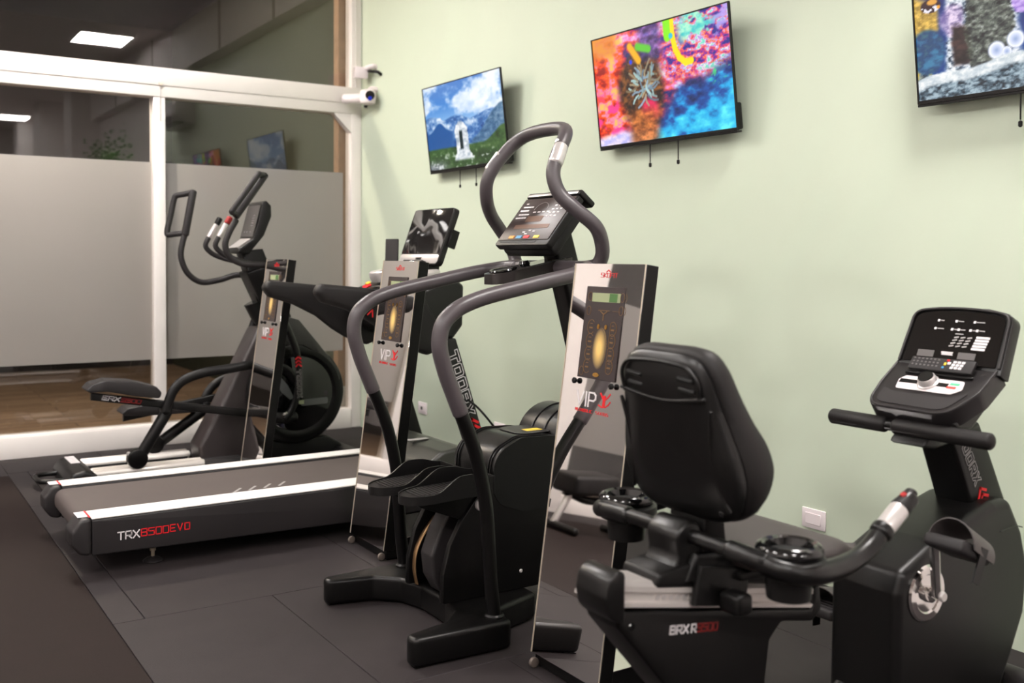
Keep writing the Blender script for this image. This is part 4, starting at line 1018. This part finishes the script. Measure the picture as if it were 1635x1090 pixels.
for s in (-1, 1):
    obj('pedal_arm', prism(fillet([(-1.66, .455), (-1.40, .470), (-1.30, .44), (-1.34, .36), (-1.47, .38), (-1.60, .43)], .01, 2), Sy+s*.10-.028, Sy+s*.10+.028, 'y', .006), PAINT, S)
    obj('arm_pin', lathe(disc_prof(.022, .05, .004), (-1.405, Sy+s*.10-.025-.03, .43), (0, 1, 0), 16), SILVER, S)
# drink tray
bm = prism(fillet([(-1.287, Sy-.050, .045), (-1.215, Sy-.068, .03), (-.945, Sy-.062, .012), (-.945, Sy+.062, .012), (-1.215, Sy+.068, .03), (-1.287, Sy+.050, .045)], .03, 6), 0, 1, 'z', 0)
for v in bm.verts:
    u = (v.co.x+1.287)/.342
    v.co.z = (1.200+.050*u) if v.co.z < .5 else (1.238+.066*u)
bmesh.ops.bevel(bm, geom=list(bm.edges), offset=.006, segments=3, affect='EDGES', clamp_overlap=True) if False else None
tr = obj('drink_tray', bm, mat('tray_brown_black', (34, 29, 28), .30, spec=.45), S, 30)
bm = prism(fillet([(-1.15, Sy-.052), (-.955, Sy-.050), (-.955, Sy+.050), (-1.15, Sy+.052)], .02, 4), 0, 1, 'z', 0)
for v in bm.verts:
    u = (v.co.x+1.287)/.342; v.co.z = (1.238+.066*u)+(.0004 if v.co.z < .5 else .003)
obj('tray_well', bm, GLOSS, tr)
obj('cup_rim', lathe([(.050, 0), (.054, .004), (.051, .009), (.043, .009), (.042, .002)], (-1.222, Sy, 1.2505), (-.19, 0, 1), 28), GLOSS, tr)
obj('cup_well', lathe([(.042, 0), (.042, .0045)], (-1.222, Sy, 1.2508), (-.19, 0, 1), 24), mat('deep_black', (6, 6, 6), .6), tr)
obj('tray_knob', lathe([(.018, 0), (.022, .01), (.016, .022)], (-1.13, Sy-.005, 1.268), (-.15, 0, 1), 18), GLOSS, tr)
obj('tray_bracket', box(-1.17, -1.09, Sy-.03, Sy+.03, 1.178, 1.217, .004), PAINT, tr)
obj('tray_hook', tube([(-1.245, Sy-.04, 1.203), (-1.245, Sy-.04, 1.178), (-1.215, Sy-.05, 1.172)], .002, 6, False), PAINT, tr)
# upper loop
near = [(-1.03, .20, 1.262), (-.99, .265, 1.275), (-.985, .29, 1.31), (-1.0, .305, 1.36), (-1.035, .315, 1.412), (-1.10, .285, 1.472), (-1.145, .245, 1.530), (-1.157, .225, 1.592), (-1.14, .212, 1.645), (-1.10, .192, 1.705), (-1.068, .172, 1.745), (-1.045, .140, 1.770), (-1.036, .09, 1.782), (-1.034, 0, 1.786)]
pts = [(p[0], Sy-p[1], p[2]) for p in near]+[(p[0], Sy+p[1], p[2]) for p in reversed(near[:-1])]
lh = obj('upper_handle', tube(pts, .0262, 18, True, 8), RUBBER, S)
obj('pulse_sensor', tube([(-1.143, Sy-.219, 1.640), (-1.107, Sy-.199, 1.698)], .0272, 18, False), SILVER, lh)
obj('pulse_sensor', tube([(-1.143, Sy+.219, 1.640), (-1.107, Sy+.199, 1.698)], .0272, 18, False), SILVER, lh)
obj('handle_button', lathe([(.010, 0), (.008, .004), (.001, .005)], (-1.118, Sy-.191, 1.722), (-.82, 0, .45), 16), SILVER, lh)
# console
fv = Vector((.150, 0, .185)).normalized(); fu = Vector((0, -1, 0)); fn = fu.cross(fv); CH = .238; CW = .356
O = Vector((-1.152, Sy+CW/2, 1.348))
M = Matrix(((fu.x, fv.x, fn.x, O.x), (fu.y, fv.y, fn.y, O.y), (fu.z, fv.z, fn.z, O.z), (0, 0, 0, 1)))
k = obj('console', slab(CW, CH, .014, -.030, 0, M, 0, 0, .006), PLASTIC, S)
obj('console_back', slab(CW-.03, CH-.02, .02, -.075, -.0305, M, .015, .0, .012), PLASTIC, k)
obj('console_lip', slab(CW-.004, .026, .010, -.078, .004, M, .002, CH+.0006, .008), SATIN, k)
obj('face_plate', slab(CW-.022, CH-.030, .006, .0003, .003, M, .011, .024, .001), mat('face_dark', (66, 57, 56), .32, spec=.2), k)
obj('lip_trim', slab(CW-.03, .012, .003, .0045, .006, M, .015, CH+.004, .0005), SILVER, k)
F = frame_map(O+fn*.0033, fu, fv)
bm = NB()
random.seed(3)
for uu, vv, n in ((.045, .205, 1), (.04, .188, 4), (.04, .150, 4), (.035, .133, 4)):
    for q in range(n): ribbon(bm, [(uu+q*.018, vv), (uu+.010+q*.018, vv)], .0055, F)
ribbon(bm, [(.035, .170), (.085, .170)], .007, F)
for r, v in enumerate((.190, .172, .155, .138)):
    for q in range(3): ribbon(bm, [(.250+q*.026-r*.006, v), (.258+q*.026-r*.006, v)], .006, F)
for q in range(4): ribbon(bm, [(.130+q*.030, .160), (.142+q*.030, .160)], .006, F)
for u, v in ((.150, .060), (.185, .068), (.215, .064), (.170, .052)): ribbon(bm, [(u, v), (u+.012, v)], .005, F)
obj('print', bm, WPRINT, k)
bm = NB(); ribbon(bm, [(.165+.042*math.cos(a), .172+.036*math.sin(a)) for a in [math.pi*j/14 for j in range(15)]], .002, F); obj('print', bm, GPRINT, k)
bm = NB()
for a in ((.125, .205, .112, .140), (.075, .285, .078, .098)):
    ribbon(bm, [(a[0], (a[2]+a[3])/2), (a[1], (a[2]+a[3])/2)], a[3]-a[2], F, .0008)
obj('display_window', bm, mat('brown_display', (116, 92, 80), .3, spec=.2), k)
for u, m_ in ((.085, ORANGE), (.135, BLUE), (.185, RED), (.25, YEL)):
    bm = NB(); ribbon(bm, [(u, .036), (u+.022, .036)], .013, F, .002); obj('button', bm, m_, k)
obj('face_dark_strip', slab(.24, .010, .004, .0003, .0012, M, .03, .012, 0), mat('deep_black', (6, 6, 6), .6), k)  # thin black strip along the lower face
# ================================================================ RECUMBENT BIKE
By = 1.70
B = thing('recumbent_bike', (-1.15, By, 0), 'black recumbent exercise bike with a padded seat back and upright display', 'exercise bike')
# rear frame
fr = [(-1.915, .556), (-1.70, .520), (-1.29, .445), (-1.285, .50), (-1.265, .50), (-1.258, .44), (-1.29, .415), (-1.40, .436), (-1.44, .40), (-1.452, .31), (-1.46, .10), (-1.55, .09), (-1.66, .24), (-1.80, .40), (-1.90, .515)]
f = obj('seat_frame', prism(fillet(fr, .02, 4), By-.060, By+.050, 'y', .012, 3), PAINT, B)
F = frame_map((-1.757, By-.0602, .4775), (1, 0, -.13), (.13, 0, 1))
bm = NB(); letters(bm, 'BRX', F, 0, 0, .0145, .017, .005, .0036); letters(bm, 'R', F, .064, 0, .0135, .017, .005, .0036); obj('lettering', bm, WPRINT, f)
bm = NB(); letters(bm, '9500', F, .082, 0, .0125, .017, .004, .0038); obj('lettering', bm, mat('deep_red_print', (112, 16, 16), .5), f)
obj('frame_plug', lathe([(.009, 0), (.007, .003)], (-1.865, By-.0602, .515), (0, -1, 0), 12), GLOSS, f)
dv = Vector((.62, 0, -.115)).normalized(); nv = Vector((-dv.z, 0, dv.x))
def beam_pt(u, h): return Vector((-1.925, 0, .567))+dv*u+nv*h
def beam_section(y, h): return [beam_pt(.0, h)+Vector((0, y, 0)), beam_pt(.66, h)+Vector((0, y, 0))]
sec = [(-.058, .0), (-.058, .008), (-.047, .011), (-.047, .028), (-.056, .032), (-.056, .044), (-.042, .054), (.042, .054), (.056, .044), (.056, .032), (.047, .028), (.047, .011), (.058, .008), (.058, .0)]
R0 = [beam_pt(-.005, h)+Vector((0, By+y, 0)) for y, h in sec]; R1 = [beam_pt(.655, h)+Vector((0, By+y, 0)) for y, h in sec]
bmn = obj('seat_rail', loft([R0, R1]), ALU, B, 20)
bm = NB()
for q in range(6): add_lathe(bm, [(.0065, 0), (.0065, .003)], beam_pt(.14+q*.020, .0195)+Vector((0, By-.0472, 0)), (0, -1, 0), 12)
obj('stop_holes', bm, SILVER, bmn)
rc = [(-1.893, .533), (-1.893, .640), (-1.915, .645), (-1.940, .630), (-1.947, .59), (-1.940, .555), (-1.918, .535)]
obj('rear_bumper', prism(fillet(rc, .03, 4), By-.074, By+.036, 'y', .016, 3), SATIN, B)
obj('front_rail_cap', prism(fillet([(-1.284, .503), (-1.284, .545), (-1.262, .545), (-1.254, .53), (-1.254, .503)], .008, 2), By-.055, By+.045, 'y', .01), PLASTIC, B)
# seat carriage and post
cg = [beam_pt(.20, .056), beam_pt(.50, .056), beam_pt(.50, .105), beam_pt(.42, .13), beam_pt(.22, .12)]
obj('seat_carriage', prism([(p.x, p.z) for p in cg], By-.07, By+.07, 'y', .012, 3), PLASTIC, B)
for s in (-1, 1): obj('carriage_side', prism([(p.x, p.z) for p in (beam_pt(.225, .008), beam_pt(.385, .008), beam_pt(.385, .098), beam_pt(.225, .098))], By+s*.072-.011, By+s*.072+.011, 'y', .008), PLASTIC, B)
lv = obj('adjust_lever', box(-1.640, -1.590, By-.150, By-.085, .515, .562, .012, 3), PLASTIC, B)
obj('lever_button', lathe(disc_prof(.014, .02, .004), (-1.372, By-.085, .553), (0, -1, 0), 14), mat('cream_plastic', (222, 206, 190), .5), B)
po = [(-1.755, .600), (-1.61, .585), (-1.64, .65), (-1.660, .705), (-1.695, .722), (-1.735, .69), (-1.725, .64)]
obj('seat_post', prism(fillet(po, .03, 4), By-.052, By+.052, 'y', .016, 3), SATIN, B)
obj('post_skirt', prism(fillet([(-1.80, .585), (-1.60, .555), (-1.60, .59), (-1.70, .625), (-1.79, .615)], .012, 3), By-.062, By+.062, 'y', .010), PLASTIC, B)
# back rest: shell and cushion
su = Vector((-.095, 0, .40)).normalized(); sn = Vector((su.z, 0, -su.x))   # up along the back, toward the front
O = Vector((-1.655, By, .705))
def outline(g, n=44):
    P = []
    ctrl = [(.0, .0), (.10, .002), (.165, .03), (.188, .09), (.186, .15), (.172, .22), (.155, .30), (.142, .355), (.120, .388), (.085, .400), (.0, .402)]
    C2 = smooth_path([(c[0], c[1], 0) for c in ctrl], 4)
    for p in C2: P.append((p.x*g, .2+(p.y-.2)*g))
    for p in reversed(C2[1:-1]): P.append((-p.x*g, .2+(p.y-.2)*g))
    return P
def bulge(v): return .014*math.sin(min(1, max(0, v/.4))*math.pi)+.030*math.exp(-((v-.12)/.10)**2)
def sheet(levels):
    R = []
    for g, d, amp in levels:
        R.append([O+su*v+Vector((0, 1, 0))*u+sn*(d+amp*bulge(v)) for u, v in outline(g)])
    return R
bk = obj('back_shell', loft(sheet([(.02, -.010, -.3), (.5, -.010, -.3), (.86, -.006, -.2), (.93, .0, 0), (.965, .010, .2), (.94, .020, .3), (.02, .022, .3)])), SATIN, B, 45)
obj('back_cushion', loft(sheet([(.02, .023, .3), (.95, .021, .3), (1.0, .032, .5), (1.0, .050, .8), (.96, .066, 1.2), (.86, .074, 1.4), (.5, .078, 1.4), (.02, .080, 1.4)])), VINYL, B, 60)
F = lambda u, v, h: O+su*v+Vector((0, -1, 0))*u-sn*(.0105+h)
bm = NB(); P = [Vector(F(u, .300-.010*math.cos(u*16), .002)) for u in np.linspace(-.138, .138, 15)]
obj('shell_ridge', tube(P, .0045, 10), SATIN, bk)
for u in (-.085, .085):
    for v in (.322, .346): obj('vent_slot', tube([F(u-.022, v, -.001), F(u+.022, v-.004, -.001)], .0055, 10, False), mat('deep_black', (6, 6, 6), .6), bk)
obj('shell_rim', tube([F(u, v, .002) for u, v in [(-.125, .30), (-.125, .345), (-.10, .372), (-.05, .380), (.05, .380), (.10, .372), (.125, .345), (.125, .30)]], .0045, 10), SATIN, bk)
obj('shell_rib', tube([F(.148, .28, -.002), F(.135, .19, .001), (F(.142, .10, .002)), F(.158, .055, -.001)], .0045, 10), SATIN, bk)
obj('shell_rib', tube([F(-.148, .28, -.002), F(-.135, .19, .001), (F(-.142, .10, .002)), F(-.158, .055, -.001)], .0045, 10), SATIN, bk)
obj('shell_screw', lathe([(.008, 0), (.006, .002)], F(.13, .045, -.001), -sn, 12), GLOSS, bk)
obj('back_bracket', prism([(-1.66, .64), (-1.585, .64), (-1.60, .76), (-1.635, .82), (-1.648, .76)], By-.06, By+.06, 'y', .006), PAINT, B)
# seat cushion
R = []
for k in range(19):
    u = k/18; x = -1.60+.42*u
    w = (.185+.02*math.sin(u*math.pi)) * (1-.38*float(sst(.45, 1, np.array(u)))) * min(1, .75+u*4)
    e = min(1, math.sqrt(max(.02, 1-((u-.5)/.5)**6)))
    top = .652-.004*u-.055*float(sst(.62, 1, np.array(u))); th = .060*e+.004
    w *= (.82+.18*e); ring = []
    for j in range(24):
        a = 2*math.pi*j/24; c = math.cos(a); s_ = math.sin(a)
        ring.append((x, By+w*math.copysign(abs(c)**.5, c), top-th/2+th/2*math.copysign(abs(s_)**.7, s_)+.012*(abs(c)**2)*(1 if s_ > 0 else 0)))
    R.append(ring)
obj('seat', loft(R), SEATM, B, 60)
obj('seat_pan', box(-1.58, -1.26, By-.10, By+.10, .572, .592, .006), PLASTIC, B)
# side handles with cup holders
hb = obj('side_bar', tube([(-1.685, By-.27, .680), (-1.685, By+.27, .680)], .0165, 16, False), PAINT, B)
for s in (-1, 1):
    y = By+s*.265
    ch = obj('cup_holder', lathe([(.034, -.085), (.046, -.082), (.050, -.036), (.066, -.028), (.077, -.014), (.076, .004), (.066, .010)], (-1.612, y, .674), (0, 0, 1), 30), PLASTIC, B)
    obj('cup_rim', lathe([(.066, -.002), (.070, .003), (.071, .010), (.066, .019), (.058, .023), (.050, .019), (.046, .004)], (-1.612, y, .6855), (0, 0, 1), 30), GLOSS, ch)
    obj('cup_well', lathe([(.045, 0), (.045, .0045)], (-1.612, y, .6852), (0, 0, 1), 24), mat('deep_black', (6, 6, 6), .6), ch)
    yo = By+s*.305
    g = obj('side_handle', tube([(-1.685, By+s*.17, .680), (-1.683, By+s*.25, .677), (-1.668, By+s*.298, .668), (-1.62, By+s*.322, .658), (-1.54, By+s*.318, .652), (-1.45, By+s*.308, .659), (-1.40, By+s*.305, .677), (-1.36, By+s*.305, .705), (-1.315, By+s*.305, .736), (-1.265, By+s*.305, .765)], lambda u: .0208+.004*math.exp(-((u-.36)/.13)**2), 16), SATIN, B)
    obj('pulse_sensor', tube([(-1.352, By+s*.305, .7105), (-1.302, By+s*.305, .744)], .0228, 16, False), SILVER, g)
    obj('sensor_collar', tube([(-1.366, By+s*.305, .701), (-1.356, By+s*.305, .708)], .0255, 16, False), SATIN, g)
    obj('handle_tip', tube([(-1.298, By+s*.305, .747), (-1.27, By+s*.305, .764), (-1.258, By+s*.305, .778)], lambda u: .0235-.010*u, 16, False), VINYL, g)
    obj('handle_button', lathe([(.008, 0), (.006, .003)], (-1.288, By+s*.305, .7765), (-.5, 0, .86), 12), DKRED, g)
# floor frame
obj('floor_beam', prism(fillet([(-1.75, .012), (-1.75, .08), (-.42, .10), (-.42, .02)], .015, 2), By-.05, By+.05, 'y', .012), PAINT, B)
obj('rear_stabilizer', tube([(-1.70, By-.25, .042), (-1.70, By+.25, .042)], .035, 16, False), PAINT, B)
fs = obj('front_stabilizer', tube([(-.40, By-.26, .062), (-.40, By+.26, .062)], .045, 18, False), GREYP, B)
for s in (-1, 1): obj('stabilizer_cap', tube([(-.40, By+s*.265, .062), (-.40, By+s*.315, .062)], .052, 18, False), SATIN, fs)
# front shroud
sp = [(-1.03, .04), (-1.025, .445), (-1.005, .498), (-.86, .558), (-.70, .607), (-.60, .630), (-.52, .628), (-.455, .53), (-.42, .42), (-.435, .29), (-.50, .17), (-.58, .04)]
N = 3
pl = fillet(sp, .035, 5)
sh = obj('shroud', prism(pl, By-.108, By+.108, 'y', .042, 5), mat('shroud_satin', (13, 12, 12), .36, spec=.36, bump=.05, bscale=500), B)
obj('shroud_seam', tube([(-.575, By-.109, .545), (-.50, By-.1085, .550), (-.462, By-.107, .541)], .0018, 6), GLOSS, sh)
obj('shroud_flare', prism(fillet([(-1.16, .012), (-1.15, .075), (-1.06, .135), (-1.0, .19), (-.98, .012)], .03, 4), By-.085, By+.085, 'y', .04, 4), SATIN, sh)
# crank, pedals
def crank(s, px, pz, tilt):
    yy = By+s*.1082
    d = obj('crank_disc', lathe([(.074, 0), (.075, .004), (.070, .009), (.052, .010), (.048, .006), (.022, .007), (.020, .022), (.012, .024)], (-.912, yy, .432), (0, s, 0), 40), CHROME, B)
    arm = obj('crank_arm', tube([(-.914, yy+s*.034, .435), (-.930, yy+s*.040, .50), ((px*.5-.465)+.0, yy+s*.046, (.432+pz)/2+.045), (px, yy+s*.052, pz)] if s < 0 else [(-.912, yy+s*.034, .432), (px, yy+s*.052, pz)], .014, 14, r2=.010), CHROME, B)
    obj('crank_bolt', lathe([(.013, 0), (.014, .004), (.011, .010)], (-.912, yy+s*.046, .436), (0, s, 0), 18), SILVER, arm)
    Mx = Matrix.Translation((px, yy+s*.115, pz)) @ Matrix.Rotation(tilt, 4, 'Y')
    p = obj('pedal', add_box(NB(), -.068, .068, -.054, .054, -.016, .016, .010, 3, Mx), DKRUB, B)
    P = [(-.060, .046*q, .008) for q in (0,)]
    bm = NB()
    for k in range(3): add_tube(bm, [Mx @ Vector((-.045+k*.02, q, .016+ .0)) for q in (-.045, .045)], .003, 8, False)
    obj('pedal_ribs', bm, DKRUB, p)
    arc = [Mx @ Vector((x, .0, z)) for x, z in ((-.01, 0), )]
    rings = []
    for k in range(17):
        a = math.pi*k/16; yv = .062*math.cos(a); zv = .060*math.sin(a)+.004
        wq = .052+.014*math.sin(a)
        rings.append([Mx @ Vector((x, yv*e, zv*e+(.0 if e > 1 else -.0)-(.010 if x > .03 else 0))) for x, e in ((-wq+.02, 1.0), (wq+.02, .92), (wq+.02, .95), (-wq+.02, 1.045))])
    obj('pedal_strap', loft(rings), mat('strap_grey', (70, 64, 64), .5, spec=.4), p)
    obj('strap_tail', loft([[Mx @ Vector((x, s*.062+dy, z)) for x, dy in ((.0, 0), (.03, 0), (.03, .004), (.0, .004))] for z in (.02, -.01, -.045, -.07)]), PAINT, p)
    obj('axle', tube([(px, yy+s*.04, pz), (px, yy+s*.07, pz)], .008, 10, False), CHROME, p)
    for q in (-.03, .02): obj('reflector_bolt', lathe([(.005, 0), (.004, .003)], Mx @ Vector((q, s*.0485, 0)), (0, s, 0), 10), SILVER, p)
    return p
crank(-1, -.955, .583, .42)
crank(1, -.872, .285, .05)
# mast, handlebar, console
mp = [(-.735, .825), (-.595, .845), (-.455, .60), (-.50, .575), (-.60, .575), (-.635, .61)]
ma = obj('mast', prism(mp, By-.058, By+.058, 'y', .016, 3), PAINT, B)
du = Vector((.142, 0, -.245)).normalized(); F = frame_map(Vector((-.650, By-.0584, .822)), du, Vector((-du.z, 0, du.x)))
bm = NB(); outline_word(bm, F, -.02, -.052, .030, .034, .005, .0022); obj('lettering', bm, GPRINT, ma)
bm = NB(); chevrons(bm, F, .170, -.052, .038, 3, .020, .008); obj('chevrons', bm, RED, ma)
hbar = obj('handlebar', tube([(-.832, By-.205, .840), (-.832, By+.205, .840)], .0155, 14, False), PAINT, B)
obj('hand_grip', tube([(-.832, By-.228, .840), (-.832, By+.045, .840)], .0225, 18, False), VINYL, hbar)
obj('hand_grip', tube([(-.832, By+.085, .840), (-.832, By+.258, .840)], .0225, 18, False), VINYL, hbar)
obj('bar_clamp', prism(fillet([(-.87, .80), (-.80, .79), (-.72, .80), (-.72, .835), (-.81, .845)], .01, 2), By-.06, By+.05, 'y', .01), PLASTIC, B)
gv = Vector((.155, 0, .108)).normalized(); fu = Vector((0, -1, 0)); gn = fu.cross(gv)
O3 = Vector((-.852, By+.146, .893)); M3 = Matrix(((fu.x, gv.x, gn.x, O3.x), (fu.y, gv.y, gn.y, O3.y), (fu.z, gv.z, gn.z, O3.z), (0, 0, 0, 1)))
bm = prism(fillet([(.012, 0, .05), (.262, -.004, .075), (.308, .100, .06), (.310, .205, .004), (-.002, .205, .004), (-.002, .100, .05)], .02, 8), -.055, 0, 'z', .012, 4); bmesh.ops.transform(bm, matrix=M3, verts=bm.verts)
co = obj('console', bm, mat('console_satin', (26, 23, 24), .36, spec=.5, bump=.05, bscale=500), B)
obj('console_underside', prism(fillet([(-.835, .860), (-.70, .955), (-.615, 1.06), (-.598, .985), (-.655, .915), (-.745, .848)], .012, 3), By-.125, By+.125, 'y', .02, 3), SATIN, co)
rimp = fillet([(.016, .004, .05), (.260, .000, .07), (.304, .100, .06), (.306, .200, .004), (.002, .200, .004), (.002, .100, .05)], .02, 8)
k0 = max(range(len(rimp)), key=lambda i: rimp[i][0]+rimp[i][1])
rimp = rimp[k0+2:]+rimp[:k0+1]
obj('deck_rim', tube([M3 @ Vector((p[0], p[1], .0005)) for p in rimp], .0035, 8, False), GREYP, co)
Pd = fillet([(.03, .018, .04), (.245, .014, .05), (.285, .10, .03), (.24, .066, .04), (.06, .066, .04), (.024, .085, .03)], .02, 6)
bm = prism(Pd, .0004, .0022, 'z', 0); bmesh.ops.transform(bm, matrix=M3, verts=bm.verts); obj('deck_dish', bm, DKRUB, co)
fv = Vector((.078, 0, .170)).normalized(); fu = Vector((0, -1, 0)); fn = fu.cross(fv)
O2 = Vector((-.690, By+.130, 1.010)); M = Matrix(((fu.x, fv.x, fn.x, O2.x), (fu.y, fv.y, fn.y, O2.y), (fu.z, fv.z, fn.z, O2.z), (0, 0, 0, 1)))
bm = prism(fillet([(-.016, -.02, .004), (.304, -.02, .004), (.296, .158, .034), (.22, .172, .09), (.068, .172, .09), (-.008, .158, .034)], .008, 8), -.042, .001, 'z', .010, 3); bmesh.ops.transform(bm, matrix=M, verts=bm.verts)
obj('display_housing', bm, SATIN, co)
bm = prism(fillet([(.001, 0, .004), (.285, 0, .004), (.279, .146, .026), (.21, .158, .08), (.076, .158, .08), (.007, .146, .026)], .008, 8), .0015, .0045, 'z', .001, 1); bmesh.ops.transform(bm, matrix=M, verts=bm.verts)
dp_ = obj('display_panel', bm, mat('display_black', (20, 18, 17), .10, spec=.25), co)
rim = [(-.010, 0), (-.005, .10), (-.001, .140), (.012, .154), (.06, .163), (.143, .167), (.226, .163), (.274, .154), (.287, .140), (.291, .10), (.296, 0)]
obj('display_rim', tube([M @ Vector((p[0], p[1], .0045)) for p in rim], .0042, 10), GREYP, co)
F = frame_map(O2+fn*.0047, fu, fv)
bm = NB()
def dot(u, v, r=.0034): ribbon(bm, [(u-r*.1, v), (u+r*.1, v)], r*2, F)
for u, v in ((.082, .128), (.137, .128), (.192, .128), (.078, .103), (.130, .103), (.150, .103), (.186, .103), (.206, .103)): dot(u, v)
outline_word(bm, F, .118, .026, .006, .008, .001, .0022)
obj('print', bm, WPRINT, dp_)
bm = NB()
for u, v, l in ((.089, .128, .008), (.144, .128, .014), (.199, .128, .022), (.085, .103, .018), (.137, .103, .009), (.157, .103, .012), (.193, .103, .008), (.213, .103, .014), (.145, .090, .022)): ribbon(bm, [(u, v), (u+l, v)], .003, F)
for r in range(4):
    for q in range(3): ribbon(bm, [(.145+q*.020-r*.003, .079-r*.0088), (.155+q*.020-r*.003, .081-r*.0088)], .004, F)
obj('print', bm, GPRINT, dp_)
for k in range(5):
    bm = NB(); ribbon(bm, [(.212-k*.0016, .083-k*.0085), (.246-k*.0016, .083-k*.0085)], .0062, F); obj('menu_bar', bm, WPRINT, dp_)
for u in (.052, .178):
    bm = NB(); ribbon(bm, [(u, .026), (u+.034, .026)], .020, F, .001); obj('speaker_grille', bm, mat('grille_grey', (84, 80, 80), .6), dp_)
# lower deck with the button plate
bm = prism(fillet([(.062, .080), (.232, .080), (.256, .102), (.246, .136), (.066, .136), (.052, .118)], .010, 4), .0008, .0035, 'z', .001, 1); bmesh.ops.transform(bm, matrix=M3, verts=bm.verts)
bp = obj('button_plate', bm, WPLATE, co)
F = frame_map(O3+gn*.0036, fu, gv)
for u, w, m_ in ((.066, .020, SATIN), (.095, .020, SATIN), (.182, .020, SATIN)):
    bm = NB(); ribbon(bm, [(u, .112), (u+w, .112)], .015, F, .0015); obj('button', bm, m_, bp)
bm = NB(); ribbon(bm, [(.216, .120), (.236, .120)], .008, F, .0015); obj('button', bm, GREENP, bp)
bm = NB(); ribbon(bm, [(.213, .105), (.232, .105)], .008, F, .0015); obj('button', bm, mat('red_button', (226, 70, 60), .45), bp)
kn = obj('jog_knob', lathe([(.030, 0), (.030, .004), (.026, .006), (.024, .020), (.022, .022)], M3 @ Vector((.148, .114, .0036)), gn, 30), SILVER, bp)
obj('knob_cap', lathe([(.0215, 0), (.0205, .003)], M3 @ Vector((.148, .114, .0258)), gn, 26), SATIN, kn)
obj('remote_shelf', add_box(NB(), .055, .262, .146, .156, .0006, .008, .003, 2, M3), SATIN, co)
# remote control lying on the console
t = thing('remote_control', (-.735, By, .995), 'black television remote control lying across the bike console', 'remote control')
Mr = Matrix.Translation(M3 @ Vector((.160, .1615, .0135))) @ Matrix(((fu.x, gv.x, gn.x, 0), (fu.y, gv.y, gn.y, 0), (fu.z, gv.z, gn.z, 0), (0, 0, 0, 1))) @ Matrix.Rotation(.30, 4, 'X')
obj('body', add_box(NB(), -.098, .098, -.006, .036, -.006, .006, .004, 2, Mr), DKRUB, t)
def keys(lst, m_, w, h, nm):
    bm = NB()
    for u, v in lst: add_box(bm, u-w/2, u+w/2, v-h/2, v+h/2, .0061, .0080, .0006, 1, Mr)
    obj(nm, bm, m_, t)
keys([(.040+q*.0125-r*.002, .025-r*.0095) for q in range(3) for r in range(3)]+[(.024, .020)], WPRINT, .0095, .0075, 'number_keys')
keys([(-.085+q*.0125, .028-r*.0105) for q in range(7) for r in range(3)], DPRINT, .006, .005, 'small_keys')
keys([(.018, .029)], RED, .008, .006, 'red_key'); keys([(.013, .017)], YEL, .007, .009, 'yellow_key'); keys([(.010, .005)], BLUE, .007, .006, 'blue_key')
